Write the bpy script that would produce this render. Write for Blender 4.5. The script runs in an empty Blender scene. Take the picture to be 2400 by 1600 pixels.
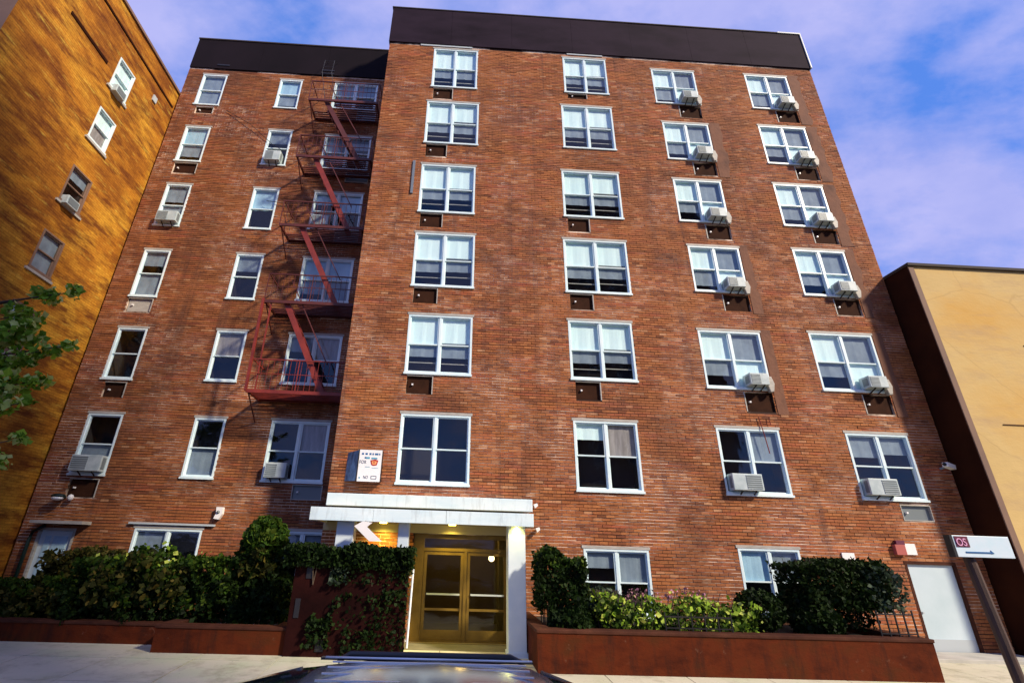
import bpy, math, random
import numpy as np
from mathutils import Vector, Matrix, Euler

random.seed(7)
rng = np.random.default_rng(7)
sc = bpy.context.scene
col = sc.collection

# ------------------------------------------------------------------ camera
F, CX, CY = 1125.953, 1100.993, 797.284
YAW, PIT, ROL = -0.0355212, 0.4018707, 0.0313295
CAMZ = 2.4
cam = bpy.data.cameras.new('camera'); camo = bpy.data.objects.new('camera', cam); col.objects.link(camo)
cam.sensor_width = 36; cam.lens = F/2400*36; cam.sensor_fit = 'HORIZONTAL'
cam.shift_x = (1200-CX)/2400; cam.shift_y = -(800-CY)/2400
cam.clip_start = .05; cam.clip_end = 3000
camo.matrix_world = Matrix.Translation((0, 0, CAMZ)) @ Matrix.Rotation(YAW, 4, 'Z') @ Matrix.Rotation(math.pi/2+PIT, 4, 'X') @ Matrix.Rotation(ROL, 4, 'Z')
sc.camera = camo

# ------------------------------------------------------------------ light
SUN_AZ = math.radians(128)      # clockwise from +Y
SUN_EL = math.radians(36)
sdir = Vector((math.sin(SUN_AZ)*math.cos(SUN_EL), math.cos(SUN_AZ)*math.cos(SUN_EL), math.sin(SUN_EL)))
sun = bpy.data.lights.new('sun', 'SUN'); suno = bpy.data.objects.new('sun', sun); col.objects.link(suno)
sun.energy = 4.3; sun.angle = math.radians(5); sun.color = (1, .86, .66)
suno.rotation_euler = sdir.to_track_quat('Z', 'Y').to_euler(); suno.location = (20, -20, 40)

world = bpy.data.worlds.new('World'); sc.world = world; world.use_nodes = True
wn = world.node_tree; wn.nodes.clear()
def N(nt, t, **k):
    n = nt.nodes.new(t)
    for a, b in k.items(): setattr(n, a, b)
    return n
def mathn(nt, op, a, b=None, c=None, clamp=False):
    n = N(nt, 'ShaderNodeMath', operation=op, use_clamp=clamp)
    for i, v in enumerate((a, b, c)):
        if v is None: continue
        if isinstance(v, (int, float)): n.inputs[i].default_value = v
        else: nt.links.new(v, n.inputs[i])
    return n.outputs[0]
def mixc(nt, fac, a, b, mode='MIX'):
    n = N(nt, 'ShaderNodeMix', data_type='RGBA', blend_type=mode)
    for s, v in ((n.inputs[0], fac), (n.inputs[6], a), (n.inputs[7], b)):
        if isinstance(v, (int, float)): s.default_value = v
        elif isinstance(v, tuple): s.default_value = (*v, 1) if len(v) == 3 else v
        else: nt.links.new(v, s)
    return n.outputs[2]
def ramp(nt, fac, stops, interp='LINEAR'):
    n = N(nt, 'ShaderNodeValToRGB'); n.color_ramp.interpolation = interp
    e = n.color_ramp.elements
    while len(e) < len(stops): e.new(.5)
    for el, (p, c) in zip(e, stops):
        el.position = p; el.color = (*c, 1) if isinstance(c, tuple) else (c, c, c, 1)
    nt.links.new(fac, n.inputs[0]); return n.outputs[0]
def noise(nt, vec, scale, detail=4, rough=.55, w=None):
    n = N(nt, 'ShaderNodeTexNoise'); n.inputs['Scale'].default_value = scale
    n.inputs['Detail'].default_value = detail; n.inputs['Roughness'].default_value = rough
    if vec is not None: nt.links.new(vec, n.inputs['Vector'])
    return n.outputs['Fac']
def mapping(nt, vec, scale=(1, 1, 1), loc=(0, 0, 0), rot=(0, 0, 0)):
    n = N(nt, 'ShaderNodeMapping'); n.inputs['Scale'].default_value = scale
    n.inputs['Location'].default_value = loc; n.inputs['Rotation'].default_value = rot
    nt.links.new(vec, n.inputs['Vector']); return n.outputs[0]

sky = N(wn, 'ShaderNodeTexSky', sky_type='NISHITA'); sky.sun_disc = False
sky.sun_elevation = SUN_EL; sky.sun_rotation = SUN_AZ; sky.altitude = 0; sky.air_density = 1.2; sky.dust_density = .4; sky.ozone_density = 2
tc = N(wn, 'ShaderNodeTexCoord')
sep = N(wn, 'ShaderNodeSeparateXYZ'); wn.links.new(tc.outputs['Generated'], sep.inputs[0])
zz = mathn(wn, 'ADD', mathn(wn, 'MAXIMUM', sep.outputs[2], 0.0), .35)
cmb = N(wn, 'ShaderNodeCombineXYZ')
wn.links.new(mathn(wn, 'DIVIDE', sep.outputs[0], zz), cmb.inputs[0]); wn.links.new(mathn(wn, 'DIVIDE', sep.outputs[1], zz), cmb.inputs[1])
cv = mapping(wn, cmb.outputs[0], (1, 1.5, 1), (5.3, 2.2, 0), (0, 0, .5))
cn = noise(wn, cv, 2.6, 9, .58)
cfac = ramp(wn, cn, [(.40, 0.), (.49, .5), (.60, .95)])
skycol = mixc(wn, 1., sky.outputs[0], (.62, .92, 1.85), 'MULTIPLY')
skycol = mixc(wn, .85, skycol, (.72, 1.85, 5.8))
cn2 = noise(wn, mapping(wn, cmb.outputs[0], (1, 1.2, 1), (7, 3, 0)), 4.5, 5, .6)
cloudc = mixc(wn, cn2, (2.0, 2.5, 6.0), (4.7, 4.5, 7.2))
full = mixc(wn, cfac, skycol, cloudc)
bg = N(wn, 'ShaderNodeBackground'); bg.inputs[1].default_value = .1
wo = N(wn, 'ShaderNodeOutputWorld'); wn.links.new(full, bg.inputs[0]); wn.links.new(bg.outputs[0], wo.inputs[0])

vs = sc.view_settings; sc.display_settings.display_device = 'sRGB'
vs.view_transform = 'Standard'; vs.look = 'None'; vs.gamma = 1; vs.exposure = .5; vs.use_curve_mapping = False

# ------------------------------------------------------------------ materials
def mat(name, c=(.5, .5, .5), rough=.6, metal=0, emit=None, es=0, spec=None):
    m = bpy.data.materials.new(name); m.use_nodes = True
    b = m.node_tree.nodes['Principled BSDF']
    b.inputs['Base Color'].default_value = (*c, 1); b.inputs['Roughness'].default_value = rough
    b.inputs['Metallic'].default_value = metal
    if spec is not None: b.inputs['Specular IOR Level'].default_value = spec
    if emit: b.inputs['Emission Color'].default_value = (*emit, 1); b.inputs['Emission Strength'].default_value = es
    return m
def varied(name, c1, c2, scale=3, rough=.7, stretch=(1, 1, 1), bump=.0, metal=0, c3=None, detail=6):
    m = mat(name, c1, rough, metal); nt = m.node_tree; b = nt.nodes['Principled BSDF']
    g = N(nt, 'ShaderNodeNewGeometry'); v = mapping(nt, g.outputs['Position'], stretch)
    n = noise(nt, v, scale, detail, .6)
    st = [(.3, c1), (.7, c2)] if c3 is None else [(.25, c1), (.5, c2), (.72, c3)]
    cc = ramp(nt, n, st); nt.links.new(cc, b.inputs['Base Color'])
    if bump:
        n2 = noise(nt, v, scale*9, 4, .7)
        bp = N(nt, 'ShaderNodeBump'); bp.inputs['Strength'].default_value = bump; bp.inputs['Distance'].default_value = .02
        nt.links.new(n2, bp.inputs['Height']); nt.links.new(bp.outputs[0], b.inputs['Normal'])
    return m

BH, BL = .078, .225       # brick course height and length (with joint)
def brick_mat(name, tone=1., mortar=False):
    m = mat(name, (.3, .1, .05), .85, spec=.25); nt = m.node_tree; b = nt.nodes['Principled BSDF']
    g = N(nt, 'ShaderNodeNewGeometry'); s = N(nt, 'ShaderNodeSeparateXYZ'); nt.links.new(g.outputs['Position'], s.inputs[0])
    k = mathn(nt, 'FLOOR', mathn(nt, 'DIVIDE', s.outputs[2], BH))
    odd = mathn(nt, 'MULTIPLY', mathn(nt, 'FLOORED_MODULO', k, 2.0), .5)
    i = mathn(nt, 'FLOOR', mathn(nt, 'ADD', mathn(nt, 'DIVIDE', s.outputs[0], BL), odd))
    cb = N(nt, 'ShaderNodeCombineXYZ'); nt.links.new(i, cb.inputs[0]); nt.links.new(k, cb.inputs[1])
    wn_ = N(nt, 'ShaderNodeTexWhiteNoise', noise_dimensions='2D'); nt.links.new(cb.outputs[0], wn_.inputs['Vector'])
    streak = noise(nt, mapping(nt, g.outputs['Position'], (.35, 1, 1.6)), 1.1, 5, .6)
    streak2 = noise(nt, mapping(nt, g.outputs['Position'], (.8, 1, 9), (5, 2, 9)), .8, 6, .65)
    if mortar:
        pale = ramp(nt, noise(nt, mapping(nt, g.outputs['Position'], (1, 1, 1.4), (1, 7, 3)), .55, 6, .65), [(.45, 0.), (.58, 1.)])
        c = mixc(nt, pale, (.040, .018, .012), (.80, .62, .48))
        c = mixc(nt, ramp(nt, streak2, [(.54, 0.), (.7, .5)]), c, (.20, .07, .035))
    else:
        c = ramp(nt, wn_.outputs['Value'], [(0., (.15, .048, .022)), (.10, (.29, .092, .032)), (.5, (.37, .125, .042)), (.90, (.45, .165, .056)), (1., (.56, .30, .16))])
        red = ramp(nt, streak2, [(.50, 0.), (.66, .75)])
        c = mixc(nt, red, c, (.44, .095, .052))
        c = mixc(nt, ramp(nt, streak, [(.52, 0.), (.74, .55)]), c, (.24, .10, .085))
        c = mixc(nt, ramp(nt, noise(nt, mapping(nt, g.outputs['Position'], (.6, 1, 5), (9, 1, 4)), 1.3, 6, .7), [(.60, 0.), (.72, .55)]), c, (.33, .25, .24))
        c = mixc(nt, ramp(nt, noise(nt, g.outputs['Position'], .45, 5, .6), [(.35, .0), (.65, .40)]), c, (.36, .135, .035))
        pos = g.outputs['Position']
        c = mixc(nt, ramp(nt, noise(nt, mapping(nt, pos, (.9, 1, .8), (3, 8, 1)), .55, 9, .68), [(.49, 0.), (.65, .65)]), c, (.14, .052, .026))
        c = mixc(nt, ramp(nt, noise(nt, mapping(nt, pos, (.7, 1, 14), (1, 8, 6)), 1., 5, .6), [(.50, 0.), (.62, .55)]), c, (.10, .036, .022))
        c = mixc(nt, ramp(nt, noise(nt, mapping(nt, pos, (3.2, 1, .16), (4, 4, 2)), 1., 8, .65), [(.52, 0.), (.68, .62)]), c, (.15, .060, .035))
        c = mixc(nt, ramp(nt, noise(nt, mapping(nt, pos, (1, 1, 2), (14, 4, 2)), .5, 7, .6), [(.52, 0.), (.66, .5)]), c, (.42, .150, .050))
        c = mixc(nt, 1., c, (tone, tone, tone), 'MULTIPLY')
        gr = noise(nt, mapping(nt, g.outputs['Position'], (30, 30, 60)), 1, 3, .6)
        c = mixc(nt, .5, c, ramp(nt, gr, [(.3, .55), (.7, 1.35)]), 'MULTIPLY')
    nt.links.new(c, b.inputs['Base Color'])
    return m
M = {}
M['brick'] = brick_mat('brick_face')
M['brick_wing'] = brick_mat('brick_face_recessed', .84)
M['mortar'] = brick_mat('mortar_bed', mortar=True)
M['fascia'] = varied('roof_fascia_metal', (.007, .003, .008), (.022, .012, .023), .35, .85, (1, 1, 2.5), c3=(.011, .005, .012))
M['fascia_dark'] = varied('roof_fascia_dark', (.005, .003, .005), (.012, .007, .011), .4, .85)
M['white'] = varied('window_white', (.62, .80, .84), (.78, .88, .88), 2.5, .4)
M['shade'] = varied('roller_shade', (.70, .90, .90), (.80, .95, .94), 1.3, .8)
M['grey_shade'] = varied('grey_shade', (.16, .20, .25), (.26, .32, .38), 2.5, .8)
M['blue_shade'] = varied('blue_shade', (.30, .48, .62), (.45, .66, .78), 2.0, .7)
M['curtain'] = varied('curtain', (.22, .19, .18), (.38, .34, .33), 3, .9, (4, 4, .6))
M['room'] = mat('room_dark', (.018, .014, .016), .9)
M['lintel'] = varied('steel_lintel', (.30, .28, .24), (.50, .47, .42), 4, .6, (1, 1, 6))
M['dark_panel'] = varied('vent_panel_brown', (.028, .011, .006), (.048, .018, .009), 4, .9)
M['dark'] = mat('dark_metal', (.012, .011, .012), .5)
M['black'] = mat('black_iron', (.015, .014, .016), .45, .3)
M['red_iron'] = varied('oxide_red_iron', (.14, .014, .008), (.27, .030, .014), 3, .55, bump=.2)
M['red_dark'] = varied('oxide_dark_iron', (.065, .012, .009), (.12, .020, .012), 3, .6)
M['ac'] = varied('ac_white', (.34, .42, .43), (.55, .62, .62), 4, .5)
M['ac_grey'] = mat('ac_grey', (.16, .19, .20), .5)
M['canopy'] = varied('canopy_white', (.62, .78, .83), (.80, .90, .90), 1.2, .35, (1, 1, 3))
_nt = M['canopy'].node_tree; _b = _nt.nodes['Principled BSDF']; _src = _b.inputs['Base Color'].links[0].from_socket; _g = N(_nt, 'ShaderNodeNewGeometry')
_c = mixc(_nt, ramp(_nt, noise(_nt, mapping(_nt, _g.outputs['Position'], (5, 3, .8)), 1.4, 8, .7), [(.52, 0.), (.74, .55)]), _src, (.34, .38, .38)); _nt.links.new(_c, _b.inputs['Base Color'])
M['column'] = varied('column_white', (.55, .66, .74), (.70, .78, .82), 1.5, .45)
M['soffit'] = mat('soffit', (.42, .36, .20), .7)
M['planter'] = varied('planter_wall', (.030, .006, .003), (.095, .018, .005), 1.4, .9, (1, 1, 1.8), c3=(.062, .020, .006), bump=.5, detail=9)
_nt = M['planter'].node_tree; _b = _nt.nodes['Principled BSDF']; _src = _b.inputs['Base Color'].links[0].from_socket; _g = N(_nt, 'ShaderNodeNewGeometry')
_c = mixc(_nt, ramp(_nt, noise(_nt, mapping(_nt, _g.outputs['Position'], (3, 3, .6)), 1.2, 8, .7), [(.5, 0.), (.68, .7)]), _src, (.018, .009, .007))
_c = mixc(_nt, ramp(_nt, noise(_nt, mapping(_nt, _g.outputs['Position'], (1, 1, 1), (5, 5, 5)), 4.5, 9, .75), [(.62, 0.), (.70, .7)]), _c, (.16, .075, .045)); _nt.links.new(_c, _b.inputs['Base Color'])
M['planter_cap'] = varied('planter_cap', (.04, .014, .009), (.09, .032, .018), 2.5, .8, bump=.3)
M['maroon'] = varied('maroon_wall', (.009, .002, .002), (.028, .006, .005), 1.2, .8, bump=.3)
M['soil'] = varied('soil', (.012, .008, .005), (.03, .02, .012), 4, .95, bump=.6)
M['sidewalk'] = varied('sidewalk_slab', (.46, .46, .30), (.58, .54, .40), .6, .85, c3=(.47, .52, .32), bump=.25)
_nt = M['sidewalk'].node_tree; _b = _nt.nodes['Principled BSDF']; _src = _b.inputs['Base Color'].links[0].from_socket; _g = N(_nt, 'ShaderNodeNewGeometry')
_c = mixc(_nt, ramp(_nt, noise(_nt, _g.outputs['Position'], 2.3, 8, .7), [(.5, 0.), (.7, .55)]), _src, (.22, .19, .11))
_c = mixc(_nt, ramp(_nt, noise(_nt, _g.outputs['Position'], 26, 2, .5), [(.70, 0.), (.74, .6)]), _c, (.07, .06, .05)); _nt.links.new(_c, _b.inputs['Base Color'])
M['joint'] = varied('sidewalk_joint', (.13, .12, .08), (.2, .18, .12), 3, .9)
M['kerb'] = varied('kerb_stone', (.35, .34, .30), (.5, .48, .42), 2, .8)
M['asphalt'] = varied('asphalt', (.035, .036, .04), (.06, .06, .062), 1.2, .9, bump=.5)
M['gold_brick'] = varied('gold_brick', (.21, .062, .010), (.50, .20, .020), .55, .8, (1, 1.1, 1.3), c3=(.76, .42, .045), bump=.5, detail=9)
_nt = M['gold_brick'].node_tree; _b = _nt.nodes['Principled BSDF']; _src = _b.inputs['Base Color'].links[0].from_socket
_g = N(_nt, 'ShaderNodeNewGeometry'); _v = mapping(_nt, _g.outputs['Position'], (1, .5, 2.2), rot=(.55, 0, 0))
_c = mixc(_nt, ramp(_nt, noise(_nt, _v, 1.7, 9, .7), [(.44, 0.), (.62, .9)]), _src, (.15, .040, .010))
_c = mixc(_nt, ramp(_nt, noise(_nt, mapping(_nt, _v, loc=(9, 4, 2)), 2.6, 9, .7), [(.56, 0.), (.72, .6)]), _c, (.85, .62, .10)); _w = N(_nt, 'ShaderNodeTexBrick'); _w.inputs['Scale'].default_value = 1; _w.inputs['Brick Width'].default_value = .22; _w.inputs['Row Height'].default_value = .075; _w.inputs['Mortar Size'].default_value = .008
_sp = N(_nt, 'ShaderNodeSeparateXYZ'); _nt.links.new(_g.outputs['Position'], _sp.inputs[0]); _cb = N(_nt, 'ShaderNodeCombineXYZ'); _nt.links.new(_sp.outputs[1], _cb.inputs[0]); _nt.links.new(_sp.outputs[2], _cb.inputs[1]); _nt.links.new(_cb.outputs[0], _w.inputs['Vector'])
_w.inputs['Color1'].default_value = (1, 1, 1, 1); _w.inputs['Color2'].default_value = (.78, .74, .70, 1); _w.inputs['Mortar'].default_value = (.55, .5, .45, 1)
_c = mixc(_nt, .8, _c, _w.outputs['Color'], 'MULTIPLY'); _nt.links.new(_c, _b.inputs['Base Color'])
M['gold_front'] = varied('brown_front', (.17, .10, .07), (.24, .14, .09), .8, .8)
M['cream'] = varied('cream_stucco', (.52, .36, .14), (.62, .44, .18), .22, .85, (1, 1, 1.5), c3=(.62, .36, .09), bump=.6, detail=9)
_nt = M['cream'].node_tree; _b = _nt.nodes['Principled BSDF']; _src = _b.inputs['Base Color'].links[0].from_socket; _g = N(_nt, 'ShaderNodeNewGeometry')
_vo = N(_nt, 'ShaderNodeTexVoronoi', feature='DISTANCE_TO_EDGE'); _vo.inputs['Scale'].default_value = .27
_wp = N(_nt, 'ShaderNodeTexNoise'); _wp.inputs['Scale'].default_value = 1.5; _wp.inputs['Detail'].default_value = 8; _nt.links.new(_g.outputs['Position'], _wp.inputs['Vector'])
_nt.links.new(mixc(_nt, .35, _g.outputs['Position'], _wp.outputs['Color'], 'ADD'), _vo.inputs['Vector'])
_c = mixc(_nt, ramp(_nt, _vo.outputs['Distance'], [(.0, .22), (.008, 0.)]), _src, (.26, .15, .07))
_c = mixc(_nt, ramp(_nt, noise(_nt, mapping(_nt, _g.outputs['Position'], (.5, 1, 2.4), (3, 3, 3)), 1.1, 9, .7), [(.5, 0.), (.72, .6)]), _c, (.44, .30, .17)); _nt.links.new(_c, _b.inputs['Base Color'])
M['side_shade_and_course'] = varied('side_shade_and_course', (.022, .006, .003), (.048, .014, .005), .8, .95)  # dark brown carries the right side wall's shade; also colours the string course
M['coping'] = mat('dark_coping', (.05, .04, .035), .7)
M['pale_metal'] = mat('pale_metal', (.45, .50, .52), .45)
M['bronze'] = varied('bronze_frame', (.15, .088, .010), (.24, .15, .022), 3, .4, metal=.3)
M['lobby'] = varied('lobby_wall', (.12, .09, .015), (.18, .13, .03), 1, .7)
M['lobby_floor'] = varied('lobby_floor', (.16, .12, .06), (.24, .19, .10), 2, .4)
M['door_blue'] = varied('door_paint', (.46, .58, .62), (.60, .70, .75), .8, .5)
M['green_pipe'] = mat('green_pipe', (.006, .02, .016), .4)
M['sign_white'] = mat('sign_white', (.86, .84, .82), .4)
M['sign_pale'] = varied('sign_pale_blue', (.60, .80, .86), (.78, .84, .90), 3, .35)
M['sign_blue'] = mat('sign_blue', (.02, .12, .30), .5)
M['sign_teal'] = mat('sign_teal', (.10, .35, .48), .5)
M['sign_navy'] = mat('sign_navy', (.03, .05, .10), .5)
M['sign_red'] = mat('sign_red', (.42, .02, .015), .5)
M['sign_orange'] = mat('sign_orange', (.85, .35, .12), .5)
M['sign_maroon'] = mat('sign_maroon', (.12, .015, .04), .5)
M['sign_pink'] = mat('sign_pink', (.85, .42, .62), .5)
M['photo_panel'] = varied('poster_picture', (.05, .06, .10), (.30, .50, .68), 5, .3, (2, 2, .8))
M['post'] = varied('brown_post', (.05, .028, .02), (.09, .045, .03), 6, .7, (4, 4, .4), bump=.3)
M['red_box'] = mat('red_box', (.42, .10, .08), .5)
M['bark'] = varied('bark', (.06, .04, .025), (.11, .075, .05), 8, .9, (1, 1, .3), bump=.6)
M['car_paint'] = mat('silver_paint', (.42, .46, .48), .2, .75)
M['tyre'] = mat('tyre', (.02, .02, .02), .8)
M['rim'] = mat('rim', (.5, .5, .5), .3, .9)
M['car_dark'] = mat('car_trim', (.02, .02, .022), .35)
M['chrome'] = mat('bright_rail', (.75, .78, .80), .38, .6)
M['tail'] = mat('tail_lamp', (.35, .01, .01), .25)
M['headlamp'] = mat('headlamp', (.7, .75, .78), .1, .3)
M['lamp_warm'] = mat('lamp_warm', (1, .8, .3), .5, emit=(1, .72, .12), es=9)
M['lamp_globe'] = mat('lamp_globe', (1, .95, .8), .5, emit=(1, .86, .5), es=6)
M['lamp_cool'] = mat('lamp_lens', (.9, .93, .95), .3)
M['grey_strip'] = mat('grey_strip', (.16, .19, .23), .5)
def glass_mat(name, tint, rough, reflect):
    m = bpy.data.materials.new(name); m.use_nodes = True; nt = m.node_tree; nt.nodes.clear()
    o = N(nt, 'ShaderNodeOutputMaterial'); mx = N(nt, 'ShaderNodeMixShader')
    t = N(nt, 'ShaderNodeBsdfTransparent'); t.inputs[0].default_value = (*tint, 1)
    gl = N(nt, 'ShaderNodeBsdfGlossy'); gl.inputs['Roughness'].default_value = rough
    gl.inputs[0].default_value = (.9, .95, 1, 1)
    g = N(nt, 'ShaderNodeNewGeometry'); nz = noise(nt, g.outputs['Position'], 1.7, 2, .5)
    bp = N(nt, 'ShaderNodeBump'); bp.inputs['Strength'].default_value = .12; bp.inputs['Distance'].default_value = .05
    nt.links.new(nz, bp.inputs['Height']); nt.links.new(bp.outputs[0], gl.inputs['Normal'])
    fr = N(nt, 'ShaderNodeFresnel'); nt.links.new(mathn(nt, 'MULTIPLY_ADD', g.outputs['Backfacing'], 1/1.5-1.5, 1.5), fr.inputs[0])
    f = mathn(nt, 'MULTIPLY_ADD', fr.outputs[0], .85, reflect, True)
    nt.links.new(f, mx.inputs[0]); nt.links.new(t.outputs[0], mx.inputs[1]); nt.links.new(gl.outputs[0], mx.inputs[2])
    nt.links.new(mx.outputs[0], o.inputs[0]); return m
M['glass'] = glass_mat('window_glass', (.93, .97, .98), .04, .02)
M['glass_door'] = glass_mat('door_glass', (.55, .50, .38), .05, .0)
M['car_glass'] = mat('car_glass', (.02, .025, .03), .06, 0, spec=.8)
def leaf_mat(name, a, b_, c_=None):
    m = mat(name, a, .65, spec=.12); nt = m.node_tree; b = nt.nodes['Principled BSDF']
    g = N(nt, 'ShaderNodeNewGeometry')
    st = [(0., a), (.6, b_), (1., c_ or b_)]
    c = ramp(nt, g.outputs['Random Per Island'], st); nt.links.new(c, b.inputs['Base Color'])
    b.inputs['Transmission Weight'].default_value = 0
    tr = N(nt, 'ShaderNodeBsdfTranslucent'); nt.links.new(c, tr.inputs[0])
    ms = N(nt, 'ShaderNodeMixShader'); ms.inputs[0].default_value = .18
    o = [n for n in nt.nodes if n.type == 'OUTPUT_MATERIAL'][0]
    nt.links.new(b.outputs[0], ms.inputs[1]); nt.links.new(tr.outputs[0], ms.inputs[2]); nt.links.new(ms.outputs[0], o.inputs[0])
    return m
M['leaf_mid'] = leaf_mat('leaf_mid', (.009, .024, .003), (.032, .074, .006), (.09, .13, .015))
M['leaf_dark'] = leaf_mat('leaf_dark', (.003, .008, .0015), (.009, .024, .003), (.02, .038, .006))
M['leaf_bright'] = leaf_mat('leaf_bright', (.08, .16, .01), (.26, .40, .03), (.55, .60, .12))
M['leaf_olive'] = leaf_mat('leaf_olive', (.02, .024, .005), (.05, .055, .009), (.15, .11, .02))
M['leaf_tree'] = leaf_mat('leaf_tree', (.07, .17, .012), (.26, .42, .03), (.60, .62, .20))
M['leaf_grey'] = leaf_mat('leaf_grey', (.015, .03, .02), (.05, .08, .05), (.12, .15, .10))
M['flower'] = mat('flower_petals', (.40, .16, .22), .6)

for k_, v_ in (('maroon', .06), ('planter', .1), ('planter_cap', .1), ('fascia', .12), ('fascia_dark', .12), ('dark_panel', .1), ('side_shade_and_course', .08), ('coping', .1), ('gold_brick', .15), ('cream', .2)):
    M[k_].node_tree.nodes['Principled BSDF'].inputs['Specular IOR Level'].default_value = v_

# ------------------------------------------------------------------ mesh helpers
class MB:
    def __init__(s): s.v = []; s.f = []
    def box(s, x0, x1, y0, y1, z0, z1):
        n = len(s.v); s.v += [(x0, y0, z0), (x1, y0, z0), (x1, y1, z0), (x0, y1, z0), (x0, y0, z1), (x1, y0, z1), (x1, y1, z1), (x0, y1, z1)]
        s.f += [tuple(n+i for i in q) for q in ((0, 3, 2, 1), (4, 5, 6, 7), (0, 1, 5, 4), (1, 2, 6, 5), (2, 3, 7, 6), (3, 0, 4, 7))]; return s
    def quad(s, *p):
        n = len(s.v); s.v += list(p); s.f.append(tuple(range(n, n+len(p)))); return s
    def prism(s, poly, y0, y1):      # poly in x,z
        n = len(s.v); k = len(poly)
        s.v += [(x, y0, z) for x, z in poly] + [(x, y1, z) for x, z in poly]
        s.f.append(tuple(range(n, n+k))); s.f.append(tuple(range(n+2*k-1, n+k-1, -1)))
        for i in range(k): j = (i+1) % k; s.f.append((n+i, n+k+i, n+k+j, n+j))
        return s
    def tube(s, pts, r, n=8, r1=None):
        pts = [Vector(p) for p in pts]; rings = []
        for i, p in enumerate(pts):
            d = (pts[min(i+1, len(pts)-1)]-pts[max(i-1, 0)]).normalized()
            a = d.orthogonal().normalized() if abs(d.z) < .95 else Vector((1, 0, 0)).cross(d).normalized()
            b = d.cross(a); rr = r if r1 is None else r+(r1-r)*i/(len(pts)-1)
            base = len(s.v)
            for k in range(n):
                t = 2*math.pi*k/n; s.v.append(tuple(p+a*math.cos(t)*rr+b*math.sin(t)*rr))
            rings.append(base)
        for A, B in zip(rings, rings[1:]):
            for k in range(n): s.f.append((A+k, A+(k+1) % n, B+(k+1) % n, B+k))
        s.f.append(tuple(rings[0]+k for k in reversed(range(n)))); s.f.append(tuple(rings[-1]+k for k in range(n))); return s
    def bar(s, p, q, w, h):          # rectangular bar p->q
        p = Vector(p); q = Vector(q); d = (q-p).normalized()
        a = d.cross(Vector((0, 0, 1))); a = a.normalized() if a.length > 1e-3 else Vector((1, 0, 0))
        b = a.cross(d); n = len(s.v)
        for c in (p, q):
            for i, j in ((-1, -1), (1, -1), (1, 1), (-1, 1)): s.v.append(tuple(c+a*i*w/2+b*j*h/2))
        s.f += [(n, n+1, n+2, n+3), (n+7, n+6, n+5, n+4)]+[(n+i, n+4+i, n+4+(i+1) % 4, n+(i+1) % 4) for i in range(4)]; return s
    def sphere(s, c, r, u=12, v=8, sc_=(1, 1, 1)):
        n = len(s.v)
        for i in range(v+1):
            t = math.pi*i/v
            for k in range(u):
                p = 2*math.pi*k/u
                s.v.append((c[0]+r*sc_[0]*math.sin(t)*math.cos(p), c[1]+r*sc_[1]*math.sin(t)*math.sin(p), c[2]+r*sc_[2]*math.cos(t)))
        for i in range(v):
            for k in range(u): s.f.append((n+i*u+k, n+(i+1)*u+k, n+(i+1)*u+(k+1) % u, n+i*u+(k+1) % u))
        return s
    def ring(s, x0, x1, z0, z1, t, y0, y1):
        tl, tr, tb, tt = t if isinstance(t, tuple) else (t,)*4
        s.box(x0, x0+tl, y0, y1, z0, z1); s.box(x1-tr, x1, y0, y1, z0, z1)
        s.box(x0+tl, x1-tr, y0, y1, z0, z0+tb); s.box(x0+tl, x1-tr, y0, y1, z1-tt, z1); return s
    def mesh(s, name, m, smooth=False):
        me = bpy.data.meshes.new(name); me.from_pydata([tuple(p) for p in s.v], [], s.f)
        if m: me.materials.append(M[m])
        if smooth: me.shade_smooth()
        me.update(); return me
    def build(s, name, m, parent=None, smooth=False, bevel=0):
        o = bpy.data.objects.new(name, s.mesh(name, m, smooth)); col.objects.link(o)
        if parent is not None: o.parent = parent
        if bevel:
            b = o.modifiers.new('bevel', 'BEVEL'); b.width = bevel; b.segments = 2; b.limit_method = 'ANGLE'
        return o
def empty(name, loc=(0, 0, 0), rz=0):
    o = bpy.data.objects.new(name, None); col.objects.link(o); o.location = loc; o.rotation_euler = (0, 0, rz); o.empty_display_size = .2; return o
def tag(o, label=None, cat=None, group=None, kind=None):
    if label: o['label'] = label
    if cat: o['category'] = cat
    if group: o['group'] = group
    if kind: o['kind'] = kind
    return o
def text(s, size, m, parent, loc, rot=(math.pi/2, 0, 0), name='lettering', ext=.003, sx=1):
    c = bpy.data.curves.new(name, 'FONT'); c.body = s; c.size = size; c.extrude = ext; c.align_x = 'LEFT'
    tmp = bpy.data.objects.new(name, c); col.objects.link(tmp)
    bpy.context.view_layer.update()
    me = bpy.data.meshes.new_from_object(tmp.evaluated_get(bpy.context.evaluated_depsgraph_get()))
    bpy.data.objects.remove(tmp); me.materials.clear(); me.materials.append(M[m])
    o = bpy.data.objects.new(name, me); col.objects.link(o); o.parent = parent; o.location = loc; o.rotation_euler = rot; o.scale = (sx, 1, 1); return o

D, DW = 12.78, 14.43
XL, XM, XR = -11.4, -3.0, 13.66
ZB, ZF, ZT = .25, 20.22, 22.2

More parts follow.
